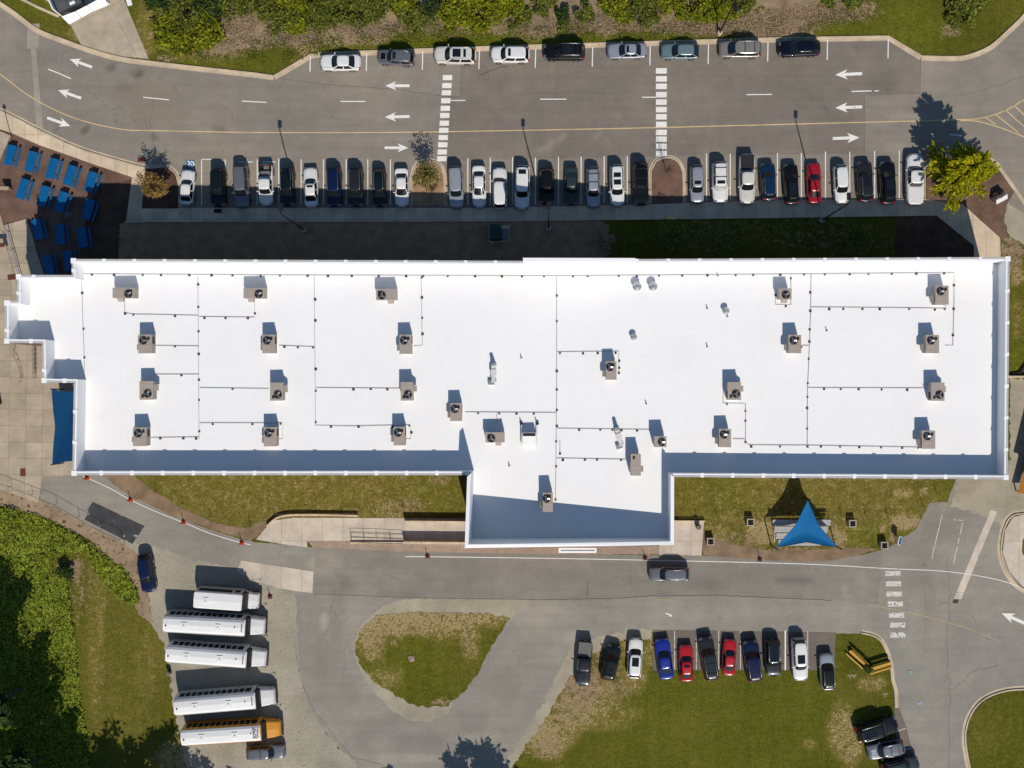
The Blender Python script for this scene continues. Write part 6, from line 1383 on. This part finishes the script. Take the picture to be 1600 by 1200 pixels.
# ---------------- trash cans, cabinets, boxes, rocks
def bin_(px, py, words, z=.03, m=None, rr=.3, h=1.0):
    X, Y = G(px, py); r = empty('trash_can', (X,Y,z), 0, words, 'trash can'); MB().cyl((0,0,0), rr*.9, h, 16, rr).build('barrel', m or M_BLK, r); MB().cyl((0,0,h), rr*1.08, .12, 16, rr*.7).build('lid', M_RAILB, r)
bin_(1090,822,'dark round trash can on the side landing'); bin_(265.5,1050,'small dark bin at the west edge of the gravel lot',.02,None,.26,.7); bin_(-1,628,'dark bin at the left frame edge on the plaza',.1,None,.4)
M_GRN = surf('dark_green_paint', (.02,.055,.045), .1, 2, 6, rough=.5)
X, Y = G(777,366); r = empty('utility_cabinet', (X,Y,0), 0, 'dark green utility cabinet on the shaded lawn with a pale pad on its right', 'utility box')
MB().box(-.85,-.8,.08,.45,.95,1.5,None,.03).build('cabinet', M_GRN, r); MB().box(-.95,-.95,0,1.45,1.0,.08).build('pad', M_WALK, r); MB().box(.5,-.7,.08,1.35,.6,.5,None,.02).build('side_box', surf('dull_green', (.18,.22,.21), .1), r); MB().cyl((-.6,-1.15,0),.16,.5,10).build('bollard', surf('lamp_glass', (.3,.4,.4), .1), r)
def rock(px, py, s_, h, words, m, z=.02, seed=1, name='boulder'):
    X, Y = G(px, py); bm = bmesh.new(); bmesh.ops.create_icosphere(bm, subdivisions=3, radius=1)
    for v in bm.verts:
        f = 1+.28*noise.noise(v.co*1.6+Vector((seed,0,0)))+.12*noise.noise(v.co*4+Vector((0,seed,0))); v.co = Vector((v.co.x*s_[0]*f, v.co.y*s_[1]*f, max(-.05, v.co.z*h*f)))
    me = bpy.data.meshes.new(name); bm.to_mesh(me); bm.free(); o = link(name, me, m); o.location = (X,Y,z); tag(o, words, 'rock'); return o
M_ROCK = surf('grey_rock', (.16,.13,.11), .3, 2, 7, bump=.6, obj=True)
rock(108,337,(.55,.5),.5,'grey boulder in the shade among the picnic tables',M_ROCK); 
rock(643,1029,(.42,.4),.12,'small flat brownish stone in the middle of the teardrop lawn',surf('brown_stone', (.30,.22,.18), .2, 3, 8, obj=True),.03,3,'flat_stone')
# stone sign at the east corner
X, Y = G(1557,306); r = empty('stone_marker', (X,Y,.14), R(28), 'dark boulder with a slanted white plaque on the eastern mulch', 'sign')
bm = bmesh.new(); bmesh.ops.create_icosphere(bm, subdivisions=3, radius=1)
for v in bm.verts:
    f = 1+.22*noise.noise(v.co*1.8); v.co = Vector((v.co.x*.85*f, v.co.y*.62*f, max(0, v.co.z*1.15*f)))
me = bpy.data.meshes.new('stone'); bm.to_mesh(me); bm.free(); link('stone', me, surf('dark_rock', (.07,.055,.055), .3, 2, 7, bump=.6, obj=True), r)
Mx = Matrix.Translation((.05,-.62,.62)) @ Matrix.Rotation(R(42), 4, 'X'); MB().box(-.75,-.34,-.04,.75,.34,.04,Mx,.03).build('plaque', surf('pale_plaque', (.60,.58,.58), .1, 4, 9), r)
# wooden post signs west of the tables
M_WOOD = surf('tan_wood', (.42,.31,.21), .15, 3, 8, rough=.7)
X, Y = G(14.5,297); r = empty('wooden_sign', (X,Y,.02), R(0), 'small wooden lectern sign on the mulch beside the picnic tables', 'sign')
MB().box(-.4,-.08,0,-.3,.08,1.1).box(.3,-.08,0,.4,.08,1.1).build('post', M_WOOD, r); MB().box(-.5,-.2,1.1,.5,.2,1.16).build('board', M_WOOD, r); MB().box(-.3,.1,.2,.3,.16,1.0).build('back_panel', M_BLK, r)
X, Y = G(5,385); r = empty('wooden_sign', (X,Y,.1), R(5), 'wooden lectern sign at the left frame edge beside the steel handrail', 'sign')
MB().box(-.35,-.08,0,-.25,.08,1.2).box(.55,-.08,0,.65,.08,1.2).build('post', M_WOOD, r); MB().box(-.5,-.3,1.2,.75,.2,1.26).build('board', M_RBASE, r); MB().box(.2,.0,.0,.6,.1,1.15).build('back_panel', M_BLK, r)
# drains, hatches and slabs
def plate(px, py, w_, d_, z, m, words, name='drain_grate', rot=0):
    X, Y = G(px, py); b = MB(); b.box(-w_/2,-d_/2,0,w_/2,d_/2,.03); 
    for k in range(5): yy_ = -d_/2+d_*(k+.5)/5; b.box(-w_/2+.06,yy_-.03,.03,w_/2-.06,yy_+.02,.045)
    o = b.build(name, m); o.location = (X,Y,z); o.rotation_euler.z = R(rot); tag(o, words, 'drain')
plate(36.5,738,.62,.9,.1,M_RBASE,'dark square drain on the west plaza'); plate(341,330,.9,.45,.13,M_BLK,'dark drain grate in the shaded sidewalk'); plate(19,433,.95,.62,.1,M_RBASE,'brown rectangular mat beside the west wing wall','floor_mat',8); plate(221,249.5,.85,.5,.02,M_RBASE,'rusty kerb inlet at the west bend','kerb_inlet')
plate(254,68,1.35,1.2,.03,M_DIRT,'flat stone slab low on the slope beside the shrubs','stone_slab',-8); plate(1422,1051,.5,.5,.01,surf('pale_green_mark', (.30,.40,.34), .2),'pale green square utility mark on the road','utility_mark'); plate(1436,1099,.45,.4,.01,surf('pale_blue_mark', (.34,.42,.50), .2),'pale blue square utility mark on the road','utility_mark')
# yellow benches
M_YW = surf('yellow_painted_wood', (.55,.30,.055), .15, 3, 8, rough=.6, obj=True)
for (x, y, a, wd) in [(1339,1027,-42,'left of the small dark shrub'),(1374,1040,17,'right of the small dark shrub')]:
    X, Y = G(x, y); r = empty('park_bench', (X,Y,0), R(a), 'long yellow wooden bench '+wd, 'bench', 'yellow benches on the corner lawn')
    MB().box(-1.3,-.16,.42,1.3,.14,.48).build('seat', M_YW, r); MB().box(-1.25,.26,.5,1.25,.32,.95).build('backrest', M_YW, r); MB().box(-1.35,-.62,.30,1.35,-.46,.36).build('foot_rail', M_YW, r)
    for s_ in (-1.1,1.1): MB().box(s_-.05,-.2,0,s_+.05,.3,.42).build('leg', M_BLK, r)
# white dumpster enclosure and drive corner objects
M_SIGNW = surf('white_vinyl_fence', (.80,.80,.79), .03, 1, 3, rough=.5)
en = empty('enclosure', (0,0,0), 0, 'white walled enclosure with dark bins at the top left edge', 'enclosure')
def wallseg(a, b_, h, w_, nm):
    mb = MB(); ribbon(mb, [a, b_], w_, h, h); mb.build(nm, M_SIGNW, en)
wallseg((80,-12),(96,25),2.3,.15,'side_wall'); wallseg((166,-12),(172,8),2.3,.15,'side_wall')
def flap(a, b_, c, d, z0, z1, nm):   # leaning gate panels
    P = [V(*d, z0), V(*c, z0), V(*b_, z1), V(*a, z1)]; q = [p-Vector((0,0,.06)) for p in P]
    MB().add([tuple(p) for p in P+q], [(0,1,2,3),(7,6,5,4),(0,4,5,1),(1,5,6,2),(2,6,7,3),(3,7,4,0)]).build(nm, M_SIGNW, en)
flap((96,26),(117,18),(127,27.5),(108,38),1.9,2.35,'gate_panel'); flap((118,17.7),(136,8.5),(146,17),(128,27),1.9,2.35,'gate_panel'); flap((137,8),(162,-6),(168.5,8),(147,17),1.9,2.35,'gate_panel')
r = empty('dumpster', (*G(112,6),.03), R(25), 'dark grey dumpster inside the white enclosure', 'dumpster'); 
MB().box(-1.4,-.9,.0,1.4,.9,1.3,None,-.08).build('container', surf('dumpster_grey', (.05,.055,.06), .2, 2, 6, rough=.5, obj=True), r); MB().box(-1.42,-.95,1.3,-.02,.95,1.36).box(.02,-.95,1.3,1.42,.95,1.36).build('lid', surf('dumpster_lid', (.09,.1,.11), .2, 2, 6, obj=True), r); MB().box(.1,-.8,1.36,.75,-.45,1.37).build('label_plate', M_SIGNW, r)
line('garden_edging', [[(28,-4),(60,12),(92,26)]], .3, .12, M_KERB, 'pale curb edging running up to the white enclosure', .12, kind=None, cat='edging')
sheet('worn_patch', [(200,-20),(207,8),(200,10),(190,-20)], .034, M_SIGNW, 0)
# orange structure at the right edge
X, Y = G(1589,757); r = empty('shelter', (X,Y,0), R(-14), 'orange-brown timber shelter cut off by the right edge', 'shelter')
M_ORW = surf('orange_wood', (.45,.17,.025), .15, 1.5, 6, rough=.6)
MB().box(.9,.4,0,5.4,7.6,3.9).build('wall', M_BLK, r); MB().box(.6,.1,3.9,5.7,7.9,4.1).build('roof', M_ORW, r)
MB().add([(-.1,-.9,1.1),(.9,-.9,1.3),(.9,2.4,1.3),(-.1,2.4,1.1),(-.1,-.9,1.18),(.9,-.9,1.38),(.9,2.4,1.38),(-.1,2.4,1.18)], [(3,2,1,0),(4,5,6,7),(0,1,5,4),(1,2,6,5),(2,3,7,6),(3,0,4,7)]).build('lean_to_roof', M_ORW, r)
for y in (-.8,2.2): MB().box(0,y,0,.12,y+.12,1.1).build('post', M_ORW, r)
# tall gate wing casting the long shadow at the right edge
# shrub patch colour under the middle island tree
carry(ragged([(1577,430),(1600,425),(1640,425),(1640,570),(1606,570),(1596,580),(1577,582)], 1.5, 3), 'grass_strip', .02)
